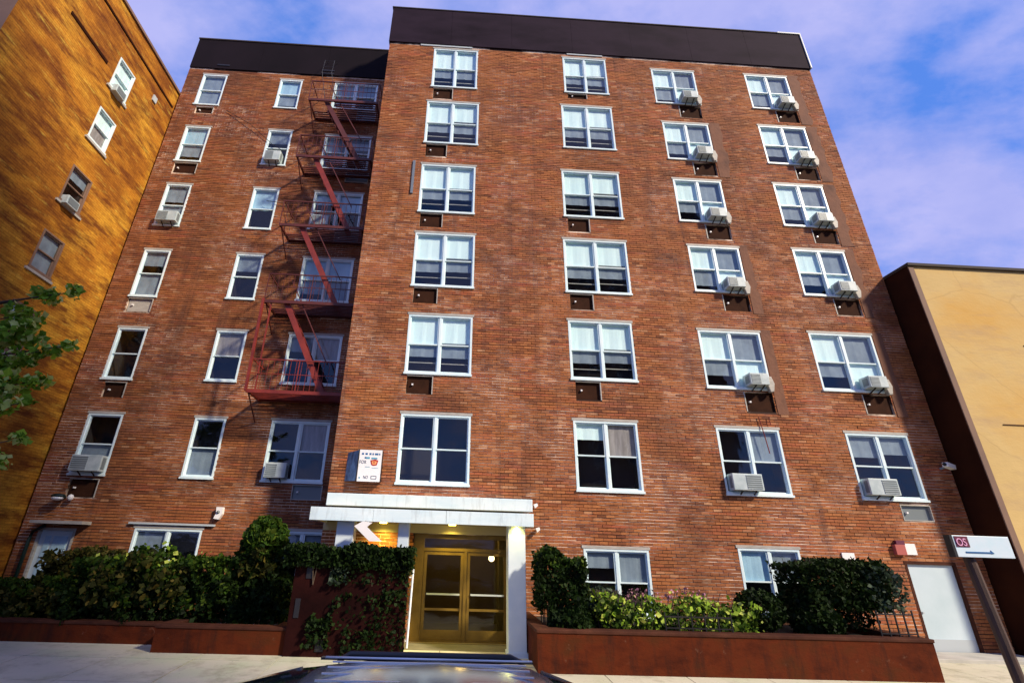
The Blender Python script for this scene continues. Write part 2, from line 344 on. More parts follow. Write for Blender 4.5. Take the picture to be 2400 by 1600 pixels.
# ------------------------------------------------------------------ ground
g = MB().quad((-400, -400, -.05), (400, -400, -.05), (400, 400, -.05), (-400, 400, -.05)).build('ground', 'asphalt'); tag(g, kind='structure')
r = MB().quad((-60, -9, 0), (60, -9, 0), (60, 6.55, 0), (-60, 6.55, 0)).build('road', 'asphalt'); tag(r, kind='structure')
sw = MB()
for y0, y1, z0, z1 in ((6.72, 10.6, .125, .305), (10.6, 12.95, .305, .31)):
    sw.quad((-45, y0, z0), (45, y0, z0), (45, y1, z1), (-45, y1, z1))
sw = sw.build('sidewalk', 'joint'); tag(sw, kind='structure')
kb = MB()
for k in range(30): kb.box(-30+k*2.0, -30+k*2.0+1.985, 6.55, 6.72, -.04, .15)
kb = kb.build('kerb', 'kerb', bevel=.015); tag(kb, kind='structure')
slab = MB().box(0, 1.485, 0, 1.28, -.03, .02).mesh('paving_slab', 'sidewalk')
sl = math.atan2(.18, 3.88)
for j in range(3):
    for i in range(-10, 11):
        o = bpy.data.objects.new('paving_slab', slab); col.objects.link(o); o.parent = sw
        o.location = (i*1.5+random.uniform(-.002, .002), 6.725+j*1.295, .125+j*1.295*.0464+random.uniform(0, .003)); o.rotation_euler = (sl, 0, 0)
for i in range(-10, 11):
    o = bpy.data.objects.new('paving_slab', slab); col.objects.link(o); o.parent = sw; o.location = (i*1.5, 10.62, .31)

# ------------------------------------------------------------------ walls with openings
def wall(name, m, parent, x0, x1, z0, z1, y, ops, rev=.2, mb=None, build=True):
    mb = mb or MB()
    xs = sorted({x0, x1} | {v for o in ops for v in (o[0], o[1])}); zs = sorted({z0, z1} | {v for o in ops for v in (o[2], o[3])})
    for a, b in zip(xs, xs[1:]):
        for c, d in zip(zs, zs[1:]):
            mx, mz = (a+b)/2, (c+d)/2
            if any(o[0] < mx < o[1] and o[2] < mz < o[3] for o in ops): continue
            mb.quad((a, y, c), (b, y, c), (b, y, d), (a, y, d))
    for a, b, c, d in ops:
        mb.quad((a, y, c), (a, y, d), (a, y+rev, d), (a, y+rev, c)); mb.quad((b, y, d), (b, y, c), (b, y+rev, c), (b, y+rev, d))
        mb.quad((a, y, d), (b, y, d), (b, y+rev, d), (a, y+rev, d)); mb.quad((b, y, c), (a, y, c), (a, y+rev, c), (b, y+rev, c))
    return mb.build(name, m, parent) if build else mb

def window(parent, x, y, z, W, H, bays, rz=0, name='window', frame='white', lintel=True, mr=None):
    """window as a part: mesh casing, with sashes, panes, shades as sub-parts; local x right, y into the wall"""
    t = .055
    cs = MB().ring(0, W, 0, H, (t, t, .05, .05), -.014, .12)
    cs.box(-.02, W+.02, -.05, 0.0, -.045, .012)
    o = cs.build(name, frame, parent); o.location = (x, y, z); o.rotation_euler = (0, 0, rz)
    nb = len(bays); mw = .07
    iw = (W-2*t-mw*(nb-1))/nb
    for k in range(1, nb):
        xx = t+iw*k+mw*(k-1); MB().box(xx, xx+mw, .0, .115, .05, H-.05).build('mullion', frame, o)
    zi0, zi1 = .05, H-.05
    for k, (up, lo) in enumerate(bays):
        a = t+k*(iw+mw); b = a+iw; m = zi0+(zi1-zi0)*(mr or .49)
        for part, (z0, z1, yy) in (('up', (m-.015, zi1, .018)), ('lo', (zi0, m+.015, .050))):
            kind = up if part == 'up' else lo
            MB().ring(a, b, z0, z1, .034, yy, yy+.03).build('sash', frame, o)
            if kind != 'open': MB().quad((a+.03, yy+.015, z0+.03), (b-.03, yy+.015, z0+.03), (b-.03, yy+.015, z1-.03), (a+.03, yy+.015, z1-.03)).build('pane', 'glass', o)
            ys = .098
            h = z1-z0
            def pl(mm, f0, f1, nm='shade'):
                zz0, zz1 = z0+h*f0, z0+h*f1
                q = MB(); n = 7
                for i in range(n):       # gentle folds
                    xa, xb = a+(b-a)*i/n, a+(b-a)*(i+1)/n; w0 = .008*math.sin(i*2.1+x); w1 = .008*math.sin((i+1)*2.1+x)
                    q.quad((xa, ys+w0, zz0), (xb, ys+w1, zz0), (xb, ys+w1*.3, zz1), (xa, ys+w0*.3, zz1))
                q.build(nm, mm, o)
            jt = random.uniform(-.05, .04)
            if kind == 'shade': pl('shade', 0, 1)
            elif kind == 'shade7':
                jt += .03; pl('shade', .12+jt, 1); MB().box(a+.03, b-.03, ys-.012, ys+.012, z0+h*(.09+jt), z0+h*(.125+jt)).build('shade_bar', 'ac_grey', o)
            elif kind == 'part':
                pl('grey_shade', .58+jt, 1); MB().box(a+.04, b-.04, ys, ys+.02, z0+h*(.36+jt), z0+h*(.385+jt)).build('rail', 'lintel', o)
            elif kind == 'blue': pl('blue_shade', 0, 1)
            elif kind == 'bluehalf': pl('blue_shade', .45, 1)
            elif kind == 'grey': pl('grey_shade', 0, 1)
            elif kind == 'greyhalf': pl('grey_shade', .35+3*jt, 1)
            elif kind == 'curtain': pl('curtain', 0, 1, 'curtain')
            elif kind == 'halfshade': pl('shade', .5, 1)
    MB().quad((0, .6, 0), (W, .6, 0), (W, .6, H), (0, .6, H)).quad((.0, .17, 0), (.0, .6, 0), (.0, .6, H), (.0, .17, H)).quad((W, .6, 0), (W, .17, 0), (W, .17, H), (W, .6, H)) \
        .quad((0, .17, 0), (W, .17, 0), (W, .6, 0), (0, .6, 0)).quad((0, .17, H), (W, .17, H), (W, .6, H), (0, .6, H)).build('room_niche', 'room', o)
    if lintel: MB().box(-.04, W+.04, -.022, .01, H+.004, H+.075).build('lintel', 'lintel', o)
    return o

APT = tag(empty('apartment_building', (0, D, ZB)), 'tall red brick apartment building with dark purple roof band and many white framed windows', 'building')
class Off: pass
# parts of the building are modelled in world coordinates; parent offset is undone here
def fix(o): o.matrix_parent_inverse = Matrix.Translation((0, -D, -ZB)); return o
_b = MB.build
def build_apt(mb, name, m, **k): o = _b(mb, name, m, APT, **k); fix(o); return o

WIN = {}
A_ = [(7, -1.27, .42, 17.97, 20.0), (6, -1.36, .52, 15.24, 17.2), (5, -1.36, .47, 12.30, 14.25), (4, -1.37, .52, 9.56, 11.46), (3, -1.35, .52, 6.77, 8.57), (2, -1.33, .55, 3.80, 5.60)]
B_ = [(7, 3.72, 5.40, 18.1, 19.97), (6, 3.55, 5.43, 15.38, 17.4), (5, 3.42, 5.40, 12.42, 14.31), (4, 3.34, 5.38, 9.60, 11.5), (3, 3.35, 5.26, 6.80, 8.62), (2, 3.34, 5.10, 3.78, 5.60)]
C_ = [(7, 7.17, 8.86, 17.85, 19.62), (6, 7.26, 8.97, 15.14, 16.86), (5, 7.29, 8.98, 12.48, 14.22), (4, 7.40, 9.08, 9.85, 11.50), (3, 7.25, 9.14, 6.72, 8.50), (2, 7.29, 9.06, 3.82, 5.56)]
D_ = [(7, 10.88, 12.58, 17.88, 19.66), (6, 10.88, 12.66, 15.20, 16.98), (5, 10.84, 12.60, 12.52, 14.26), (4, 10.88, 12.62, 9.90, 11.57), (3, 10.66, 12.62, 6.79, 8.58), (2, 10.94, 12.72, 3.82, 5.55)]
a_ = [(7, -10.75, -9.78, 18.18, 19.84), (6, -10.74, -9.79, 15.29, 16.99), (5, -10.70, -9.81, 12.38, 14.18), (4, -10.68, -9.80, 9.58, 11.35), (3, -10.66, -9.75, 6.74, 8.43), (2, -10.66, -9.66, 3.92, 5.65)]
b_ = [(7, -7.62, -6.72, 18.25, 19.82), (6, -7.57, -6.66, 15.33, 17.04), (5, -7.58, -6.65, 12.44, 14.20), (4, -7.58, -6.66, 9.65, 11.36), (3, -7.58, -6.63, 6.81, 8.48), (2, -7.57, -6.66, 3.93, 5.64)]
c_ = [(7, -5.39, -3.62, 18.42, 19.84), (6, -5.37, -3.58, 15.31, 16.95), (5, -5.36, -3.58, 12.55, 14.18), (4, -5.31, -3.58, 9.70, 11.34), (3, -5.29, -3.59, 6.81, 8.46), (2, -5.32, -3.58, 3.91, 5.65)]
ground_main = [(3.42, 5.05, .95, 2.40), (7.32, 8.9, 1.05, 2.52)]
door_op = (-.76, 1.60, .31, 2.62)
door2_op = (11.55, 12.90, .31, 2.34)
ground_wing = [(-8.42, -6.62, 1.05, 2.56), (-4.62, -3.2, 1.05, 2.60)]
wing_door = (-10.92, -9.95, .31, 2.50)

ops_main = [o[1:] for L in (A_, B_, C_, D_) for o in L] + ground_main + [door_op, door2_op]
ops_wing = [o[1:] for L in (a_, b_, c_) for o in L] + ground_wing + [wing_door]
# vent panels (x0,x1,z0,z1) : sleeve covers beneath the windows
vents_main = []
for (r_, l, rr, zb, zt) in A_[:5]: vents_main.append((l+.09, l+.82, zb-.60, zb-.07, 'L'))
for (r_, l, rr, zb, zt) in B_[:5]:
    if r_ != 6: vents_main.append((l+.12, l+.84, zb-(.30 if r_ == 7 else .60), zb-.07, 'L'))
for L in (C_, D_):
    for (r_, l, rr, zb, zt) in L[:5]: vents_main.append((rr-.86, rr-.02, zb-.66, zb-.10, 'R'))
vents_main.append((11.9, 12.72, 3.30, 3.70, 'P'))
vents_wing = [(-10.62, -9.92, 17.72, 18.06, 'L'), (-10.70, -9.84, 14.72, 15.20, 'L'), (-10.66, -9.86, 9.02, 9.50, 'G'), (-10.5, -9.85, 6.15, 6.64, 'L'), (-10.55, -9.75, 3.3, 3.80, 'L'),
              (-4.4, -3.55, 3.42, 3.84, 'P'), (-4.35, -3.5, 14.72, 15.2, 'P'), (-4.4, -3.6, 9.1, 9.55, 'P'), (-4.3, -3.55, 17.75, 18.3, 'P'), (-4.4, -3.55, 12.0, 12.45, 'P')]
allv_main = ops_main+[v[:4] for v in vents_main]; allv_wing = ops_wing+[v[:4] for v in vents_wing]

mbw = wall('w', 'mortar', None, XM, XR, ZB, ZF+.02, D, allv_main, build=False)
mbw.quad((XR, D, ZB), (XR, D+12, ZB), (XR, D+12, ZT-.05), (XR, D, ZT-.05)).quad((XM, DW+.0, ZF), (XM, D, ZF), (XM, D, ZT-.05), (XM, DW+12, ZT-.05))
mbw.quad((XM, DW+12, ZB), (XM, D, ZB), (XM, D, ZT-.05), (XM, DW+12, ZT-.05)) if False else mbw.quad((XM, DW, ZB), (XM, D, ZB), (XM, D, ZF), (XM, DW, ZF))
mbw.quad((XM, D+.05, ZT-.06), (XR, D+.05, ZT-.06), (XR, D+12, ZT-.06), (XM, D+12, ZT-.06)).quad((XM, D+12, ZB), (XR, D+12, ZB), (XR, D+12, ZT-.06), (XM, D+12, ZT-.06))
WM = build_apt(mbw, 'wall', 'mortar'); WM['label'] = 'front wall of the projecting taller block'
mbw = wall('w', 'mortar', None, XL, XM, ZB, ZF+.02, DW, allv_wing, build=False)
mbw.quad((XL, DW+.05, ZT-.3), (XM, DW+.05, ZT-.3), (XM, D+12, ZT-.3), (XL, D+12, ZT-.3)).quad((XL, D+12, ZB), (XL, DW, ZB), (XL, DW, ZT-.3), (XL, D+12, ZT-.3)).quad((XL, D+12, ZB), (XM, D+12, ZB), (XM, D+12, ZT-.3), (XL, D+12, ZT-.3))
WW = build_apt(mbw, 'wall', 'mortar'); WW['label'] = 'recessed wall behind the fire escape'

# bricks ------------------------------------------------------------
def gen_bricks(x0, x1, z0, z1, y, ops):
    out = []
    k0, k1 = math.ceil(z0/BH), math.floor(z1/BH)
    J = .009
    for k in range(k0, k1):
        ja = .0065+.007*abs(math.sin(k*1.7)+math.sin(k*.61))/2; za, zb = k*BH+ja, (k+1)*BH-.0075; zm = (za+zb)/2
        off = .5 if k % 2 else 0
        cuts = sorted((o[0], o[1]) for o in ops if o[2]-.02 < zm < o[3]+.02)
        i0 = math.floor(x0/BL+off); i1 = math.ceil(x1/BL+off)
        for i in range(i0, i1+1):
            a, b = (i-off)*BL+J/2, (i+1-off)*BL-J/2
            a = max(a, x0); b = min(b, x1)
            segs = [(a, b)]
            for c0, c1 in cuts:
                ns = []
                for s, e in segs:
                    if e <= c0 or s >= c1: ns.append((s, e))
                    else:
                        if s < c0: ns.append((s, c0-.002))
                        if e > c1: ns.append((c1+.002, e))
                segs = ns
            for s, e in segs:
                if e-s > .03: out.append((s, e, za, zb, y, abs((e-s)-(BL-J)) < .004))
    return out
BR = gen_bricks(XM, XR, ZB+.1, ZF-.02, D, allv_main)
BW = gen_bricks(XL, XM-.01, ZB+.1, ZF-.02, DW, allv_wing)
def vis(b):
    x, z = b[0], b[2]
    return b[5] and ((z > 3.62 and x > -3 and not (-2.8 < x < -1.5 and z < 4.7)) or (2.2 < x < 7.2 and 1.55 < z < 3.6))
cand = [b for b in BR if vis(b)]
cand.sort(key=lambda b: (b[0]-.2)**2*.55+(b[2]-CAMZ)**2)
near = set(map(id, cand[:300]))
bm1 = MB().box(0, BL-.009, 0, .03, 0, BH-.0155)
bmesh1 = bm1.mesh('brick', 'brick')
for b in cand[:300]:
    o = bpy.data.objects.new('brick', bmesh1); col.objects.link(o); o.parent = APT
    o.location = (b[0], -random.uniform(.004, .013), b[2]-ZB); o.rotation_euler = (0, 0, random.uniform(-.012, .012))
def brick_bulk(lst, name, mm='brick'):
    n = len(lst); a = np.array([l[:5] for l in lst]); pr = rng.uniform(.003, .013, n)
    xa, xb, za, zb, y = a.T; yf = y-pr; yb = y+.004
    # slight individual tilt
    t = rng.uniform(-.0025, .0025, n)
    V = np.stack([np.stack([xa, yf+t, za], 1), np.stack([xb, yf-t, za], 1), np.stack([xb, yf-t, zb], 1), np.stack([xa, yf+t, zb], 1),
                  np.stack([xa, yb, za], 1), np.stack([xb, yb, za], 1), np.stack([xb, yb, zb], 1), np.stack([xa, yb, zb], 1)], 1).reshape(-1, 3)
    q = np.array([(0, 1, 2, 3), (1, 5, 6, 2), (4, 0, 3, 7), (3, 2, 6, 7), (4, 5, 1, 0)])
    Fc = (np.arange(n)[:, None, None]*8+q[None]).reshape(-1)
    me = bpy.data.meshes.new(name); nf = n*5
    me.vertices.add(n*8); me.vertices.foreach_set('co', V.ravel())
    me.loops.add(nf*4); me.loops.foreach_set('vertex_index', Fc.astype(np.int32))
    me.polygons.add(nf); me.polygons.foreach_set('loop_start', np.arange(nf, dtype=np.int32)*4)
    me.materials.append(M[mm]); me.update(calc_edges=True); me.shade_flat()
    o = bpy.data.objects.new(name, me); col.objects.link(o); o.parent = APT; fix(o); o['kind'] = 'stuff'; return o
brick_bulk([b for b in BR if id(b) not in near], 'brickwork')
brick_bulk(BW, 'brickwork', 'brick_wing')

# roof fascia ----------------------------------------------------------
def fascia(x0, x1, y, z0, z1, m, back):
    n = max(2, round((x1-x0)/2.4)); w = (x1-x0)/n
    for k in range(n):
        e = random.uniform(-.004, .004)
        build_apt(MB().box(x0+k*w+.003, x0+(k+1)*w-.003, y-.05+e, y+.02, z0, z1), 'fascia_panel', m)
    build_apt(MB().box(x0, x1, y+.022, back, z0+.004, z1-.004), 'parapet', 'coping')
fascia(XM-.04, XR+.03, D, ZF, ZT, 'fascia', D+.5)
fascia(XL, XM-.045, DW, ZF-.02, ZT-.32, 'fascia_dark', DW+.5)
build_apt(MB().box(XM-.07, XR-.9, D-.075, D+.5, ZT, ZT+.05), 'coping', 'coping')
build_apt(MB().box(XR-.89, XR+.07, D-.085, D+.5, ZT, ZT+.07).box(XR+.031, XR+.075, D-.085, D+6, ZF, ZT-.003), 'coping', 'pale_metal')
build_apt(MB().box(XL-.02, XM-.08, DW-.075, DW+.5, ZT-.32, ZT-.26), 'coping', 'coping')
build_apt(MB().box(XM+1.2, XM+3.2, D-.035, D, ZF-.10, ZF-.03).box(3.9, 5.3, D-.035, D, ZF-.09, ZF-.03), 'flashing_strip', 'pale_metal')
build_apt(MB().box(-1.66, -1.58, D-.05, D-.014, 12.98, 14.36), 'metal_strip', 'grey_strip')
build_apt(MB().box(-10.3, -9.8, DW-.07, DW-.05, 20.35, 20.42).box(-6.0, -5.5, DW-.07, DW-.05, 20.25, 20.31).box(-6.0, -5.5, DW-.07, DW-.05, 20.42, 20.48), 'roof_scupper', 'dark')

M['render_patch'] = varied('cement_patch', (.085, .034, .020), (.20, .085, .045), 1.3, .9, (1, 1, .8), c3=(.13, .055, .032), bump=.6, detail=9)
for L, rows in ((D_, range(5)), (C_, (1, 3, 4))):
    for q in rows:
        r_, l, rr, zb, zt = L[q]; e = .30 if q > 2 else .42
        pts = []
        n = 14; z0_, z1_ = zb-.72, zt+.10
        for i in range(n+1): pts.append((rr+.03+e+random.uniform(-.06, .06)*(1 if q < 4 else .15), z0_+(z1_-z0_)*i/n))
        poly = [(rr+.028, z0_)]+pts+[(rr+.028, z1_)]
        build_apt(MB().prism(poly, D-.020, D-.001), 'cement_patch', 'render_patch')
# windows ----------------------------------------------------------
def wadd(rec, y, bays, mr=None):
    o = window(APT, rec[1], 0, 0, rec[2]-rec[1], rec[4]-rec[3], bays, mr=mr); o.location = (rec[1], y-D, rec[3]-ZB); return o
SHD = [('shade', 'part'), ('shade7', 'part')]
for rec in A_[:5]+B_[:5]: wadd(rec, D, SHD)
for rec in C_[:5]+D_[:5]: wadd(rec, D, [('shade', 'greyhalf'), ('grey', 'shade')])
wadd(A_[5], D, [('dark', 'dark'), ('dark', 'dark')])
wadd(B_[5], D, [('halfshade', 'dark'), ('curtain', 'dark')])
wadd(C_[5], D, [('dark', 'dark'), ('grey', 'dark')])
wadd(D_[5], D, [('greyhalf', 'dark'), ('greyhalf', 'dark')])
fa = ['grey', 'blue', 'greyhalf', 'greyhalf', 'dark', 'dark']; fal = ['grey', 'greyhalf', 'greyhalf', 'grey', 'dark', 'greyhalf']
for i, rec in enumerate(a_): wadd(rec, DW, [(fa[i], fal[i])])
fb = ['blue', 'greyhalf', 'blue', 'greyhalf', 'curtain', 'dark']; fbl = ['greyhalf', 'dark', 'dark', 'dark', 'dark', 'grey']
for i, rec in enumerate(b_): wadd(rec, DW, [(fb[i], fbl[i])])
fc = [[('grey', 'greyhalf'), ('grey', 'dark')], [('grey', 'greyhalf'), ('greyhalf', 'dark')], [('bluehalf', 'dark'), ('blue', 'dark')], [('blue', 'greyhalf'), ('blue', 'grey')], [('greyhalf', 'dark'), ('curtain', 'dark')], [('dark', 'dark'), ('curtain', 'dark')]]
for i, rec in enumerate(c_): wadd(rec, DW, fc[i])
for (x0, x1, z0, z1), bays in zip(ground_main, ([('greyhalf', 'dark'), ('grey', 'dark')], [('blue', 'dark'), ('grey', 'dark')])):
    wadd((1, x0, x1, z0, z1), D, bays)
for (x0, x1, z0, z1), bays in zip(ground_wing, ([('grey', 'dark'), ('dark', 'dark')], [('grey', 'dark'), ('grey', 'dark')])):
    wadd((1, x0, x1, z0, z1), DW, bays)
for vlist, y in ((vents_main, D), (vents_wing, DW)):
    for x0, x1, z0, z1, k in vlist:
        m = {'G': 'lintel', 'P': 'ac_grey'}.get(k, 'dark_panel')
        p = build_apt(MB().box(x0+.02, x1-.02, y+.05, y+.09, z0+.02, z1-.02), 'vent_panel', m)
        t = MB()
        if k == 'R': t.box(x0, x0+.03, y-.015, y+.05, z0, z1)
        elif k == 'P': t.ring(x0, x1, z0, z1, .022, y-.015, y+.05)
        else: t.box(x1-.028, x1, y-.018, y+.05, z0, z1); t.box(x0, x1-.03, y-.018, y+.03, z1-.02, z1)
        t.build('trim', 'lintel', p)
        MB().box(x0+.14, x0+.185, y-.005, y+.05, (z0+z1)/2-.02, (z0+z1)/2+.025).build('latch', 'sign_white', p)

# entrance doors -------------------------------------------------------
dx0, dx1, dz0, dz1 = door_op
YD = D+.22
lob = MB()
lob.quad((dx0, YD+.05, dz0), (dx0, YD+3, dz0), (dx0, YD+3, dz1+.3), (dx0, YD+.05, dz1+.3)).quad((2.0, YD+3, dz0), (2.0, YD+.05, dz0), (2.0, YD+.05, dz1+.3), (2.0, YD+3, dz1+.3))
lob.quad((dx0, YD+3, dz0), (2.0, YD+3, dz0), (2.0, YD+3, dz1+.3), (dx0, YD+3, dz1+.3)).quad((dx0, YD+.05, dz1+.3), (2.0, YD+.05, dz1+.3), (2.0, YD+3, dz1+.3), (dx0, YD+3, dz1+.3))
lob.box(1.45, 1.95, YD+.9, YD+1.3, dz0, dz1+.1)
lobby = build_apt(lob, 'lobby', 'lobby')
MB().quad((dx0, D, dz0+.006), (2.0, D, dz0+.006), (2.0, YD+3, dz0+.006), (dx0, YD+3, dz0+.006)).build('lobby_floor', 'lobby_floor', lobby)
gl = MB().sphere((1.20, YD+.35, 2.10), .075).build('globe_lamp', 'lamp_globe', lobby, smooth=True)
fr = build_apt(MB().ring(dx0, dx1, dz0, dz1, (.26, .05, .04, .10), YD-.06, YD+.06).box(dx0+.26, dx1-.05, YD-.05, YD+.05, 2.24, 2.31).box(.49, .56, YD-.05, YD+.05, dz0+.04, 2.24), 'door_frame', 'bronze')
MB().quad((dx0+.26, YD, 2.31), (dx1-.05, YD, 2.31), (dx1-.05, YD, dz1-.1), (dx0+.26, YD, dz1-.1)).build('transom_pane', 'glass_door', fr)
for x0, x1, s in ((dx0+.27, .485, 1), (.565, dx1-.055, -1)):
    leaf = build_apt(MB().ring(x0, x1, dz0+.045, 2.235, (.075, .075, .20, .08), YD-.025, YD+.025).box(x0+.075, x1-.075, YD-.02, YD+.02, .95, 1.0), 'door_leaf', 'bronze')
    MB().quad((x0+.07, YD, .5), (x1-.07, YD, .5), (x1-.07, YD, .96), (x0+.07, YD, .96)).quad((x0+.07, YD, .99), (x1-.07, YD, .99), (x1-.07, YD, 2.16), (x0+.07, YD, 2.16)).build('glass', 'glass_door', leaf)
    MB().bar((x0+.1, YD-.07, 1.30), (x1-.08, YD-.07, 1.30), .03, .035).box(x0+.1, x0+.13, YD-.07, YD, 1.285, 1.315).box(x1-.11, x1-.08, YD-.07, YD, 1.285, 1.315).build('push_bar', 'pale_metal', leaf)
    hx = x1-.04 if s > 0 else x0+.04
    MB().bar((hx, YD-.06, .95), (hx, YD-.06, 1.25), .02, .02).build('handle', 'bronze', leaf)
# service door on the right
x0, x1, z0, z1 = door2_op
sd = build_apt(MB().box(x0+.07, x1-.07, D+.04, D+.09, z0+.02, z1-.07), 'service_door', 'door_blue', bevel=.004)
MB().ring(x0, x1, z0, z1, (.07, .07, .02, .07), D-.012, D+.12).build('door_frame', 'planter_cap', sd)
MB().box(x0+.09, x1-.09, D+.03, D+.045, z0+.04, z0+.34).build('kick_plate', 'pale_metal', sd)
MB().tube([(x0+.14, D+.0, 1.2), (x0+.14, D+.04, 1.2)], .025).build('handle', 'pale_metal', sd)
# basement door of the wing
x0, x1, z0, z1 = wing_door
sd = build_apt(MB().box(x0+.06, x1-.06, DW+.06, DW+.10, z0, z1-.06), 'side_door', 'door_blue')
MB().ring(x0, x1, z0, z1, .06, DW-.012, DW+.13).build('door_frame', 'lintel', sd)
MB().box(x0+.2, x0+.34, DW+.04, DW+.06, .8, z1-.2).box(x0+.42, x1-.2, DW+.04, DW+.06, .8, z1-.2).build('door_panel', 'blue_shade', sd)
build_apt(MB().box(-10.95, -9.6, DW-.38, DW-.015, 2.60, 2.68), 'door_hood', 'lintel')
build_apt(MB().tube([(-10.72, DW-.12, 2.55), (-10.98, DW-.12, 2.40), (-11.0, DW-.12, 2.2), (-11.0, DW-.12, .35)], .045), 'drain_pipe', 'green_pipe', smooth=True)
build_apt(MB().box(-8.6, -6.3, DW-.07, DW-.012, 2.66, 2.71), 'window_ledge', 'pale_metal')

# ------------------------------------------------------------------ canopy
CAN = tag(empty('entrance_canopy', (-.5, 11.8, .31)), 'white two tier entrance canopy with round downlights and square white columns over the glass doors', 'canopy')
def fixc(o, root): o.matrix_parent_inverse = Matrix.Translation(-Vector(root.location)); return o
def bld(mb, name, m, root, **k): o = mb.build(name, m, root, **k); fixc(o, root); return o
bld(MB().box(-2.90, 1.88, 11.26, D-.015, 2.84, 3.04), 'roof_slab', 'soffit', CAN)
for x0, x1 in ((-2.95, -1.59), (-1.585, .0), (.005, 1.93)):
    bld(MB().box(x0, x1, 11.20, 11.255, 2.80, 3.07), 'fascia_panel', 'canopy', CAN, bevel=.006)
bld(MB().box(1.885, 1.93, 11.26, D-.015, 2.80, 3.07), 'fascia_panel', 'canopy', CAN)
bld(MB().box(-2.95, -2.905, 11.26, D-.015, 2.80, 3.07), 'fascia_panel', 'canopy', CAN)
bld(MB().box(-2.7, 1.8, 12.1, D-.016, 3.042, 3.15), 'riser', 'coping', CAN)
bld(MB().box(-2.80, 2.03, 11.9, D-.017, 3.155, 3.43), 'upper_slab', 'canopy', CAN, bevel=.01)
for i, (xc, y0, w) in enumerate(((1.57, 11.34, .38), (-2.2, 11.45, .38), (-.92, 11.45, .24))):
    c = bld(MB().box(xc-w/2, xc+w/2, y0, y0+.36, .31, 2.835), 'column', 'column', CAN, bevel=.012)
    MB().box(xc-w/2-.02, xc+w/2+.02, y0-.02, y0+.38, .31, .42).build('base', 'column', c)
for xc in (-1.5, .16, 1.57-.0):
    yy = 12.45 if xc < 1 else 11.29
    d = bld(MB().tube([(xc, yy, 2.842), (xc, yy, 2.815)], .085 if xc < 1 else .03, 16), 'downlight', 'lamp_warm', CAN)
    l = bpy.data.lights.new('downlight_lamp', 'SPOT'); l.energy = 95 if xc < 1 else 26; l.color = (1, .80, .14); l.spot_size = math.radians(150); l.spot_blend = .8; l.shadow_soft_size = .06
    lo = bpy.data.objects.new('downlight_lamp', l); col.objects.link(lo); lo.location = (xc, yy, 2.80)
l = bpy.data.lights.new('lobby_lamp', 'POINT'); l.energy = 16; l.color = (1, .72, .25); l.shadow_soft_size = .1
lo = bpy.data.objects.new('lobby_lamp', l); col.objects.link(lo); lo.location = (.6, YD+1.5, 2.5)
bld(MB().box(-2.99, 1.98, D-.03, D-.012, 2.63, 2.835), 'transom_glow_band', 'soffit', CAN)  # cream band added over the brick to catch the downlight glow
# white bent arrow shaped sign under the canopy
ar = tag(empty('arrow_sign', (-1.62, 11.1, 2.8)), 'white chevron shaped panel hanging under the canopy edge beside the left downlight', 'sign')
MB().prism([(-.33, -.10), (-.16, .0), (.05, -.02), (-.06, -.11), (.28, -.385), (.02, -.39)], 0, .035).build('panel', 'sign_white', ar)
MB().bar((-.1, .018, .0), (-.1, .018, .02), .02, .02).bar((-.05, .03, -.02), (-.05, .17, .06), .015, .015).build('bracket', 'pale_metal', ar)

# entrance side wall and rail
ew = tag(empty('entrance_wall', (-1.9, 11.1, .31)), 'dark maroon masonry wall left of the entrance doors under the hedge top', 'wall')
bld(MB().box(-3.02, -.72, 11.0, 11.16, .28, 2.12), 'wall_panel', 'maroon', ew)
for x0, z0, x1, z1 in ((-2.78, 1.68, -2.66, 2.0), (-2.92, .98, -2.82, 1.32), (-2.42, .42, -2.26, .62)):
    bld(MB().box(x0, x1, 10.985, 11.005, z0, z1), 'vent_slot', 'dark', ew)
hr = tag(MB().tube([(-.66, 11.1, .5), (-.63, 11.1, 1.9)], .022, 10).bar((-.70, 11.1, .62), (-.66, 11.1, .62), .02, .02).bar((-.70, 11.1, 1.75), (-.64, 11.1, 1.75), .02, .02).build('entrance_post', 'lamp_cool', smooth=False), 'slim pale upright post left of the glass entrance doors', 'post')

# ------------------------------------------------------------------ signs, lamps, boxes on the walls
sb = tag(empty('notice_sign', (-2.1, D-.26, 3.78)), 'white notice board with blue print and red emblem above the canopy', 'sign')
fx = Matrix.Translation((0, 0, 0))
f_ = MB().box(-.18, .40, 0, .04, 0, .78).build('front_board', 'sign_white', sb)
MB().prism([(-.185, 0), (-.185, .78), (-.19, .78), (-.19, 0)], 0, .01)
p_ = MB(); p_.v = [(-.19, .0, .01), (-.19, .0, .77), (-.52, .255, .72), (-.52, .255, .02), (-.19, .03, .01), (-.19, .03, .77), (-.50, .27, .72), (-.50, .27, .02)]
p_.f = [(0, 1, 2, 3), (7, 6, 5, 4), (0, 4, 5, 1), (3, 2, 6, 7), (1, 5, 6, 2), (0, 3, 7, 4)]
sp = p_.build('side_board', 'photo_panel', sb)
MB().box(-.2, -.17, -.01, .05, 0, .79).box(.38, .402, .005, .24, .0, .78).build('edge_frame', 'dark', sb)
dots = MB()
for x, w in ((-.11, .05), (-.02, .055), (.08, .05), (.155, .035), (.22, .085), (.325, .03)): dots.box(x, x+w, -.004, 0, .655, .70)
dots.box(-.03, .01, -.004, 0, .56, .60)
dots.build('print_row', 'sign_blue', f_); MB().box(.01, .10, -.005, 0, .555, .60).box(.14, .29, -.004, 0, .55, .59).box(-.13, -.095, -.004, 0, .07, .105).box(.0, .12, -.004, 0, .35, .362).box(.17, .33, -.004, 0, .325, .333).build('print_row', 'sign_teal', f_)
text('FOR', .115, 'sign_navy', f_, (-.155, -.001, .435), sx=.82)
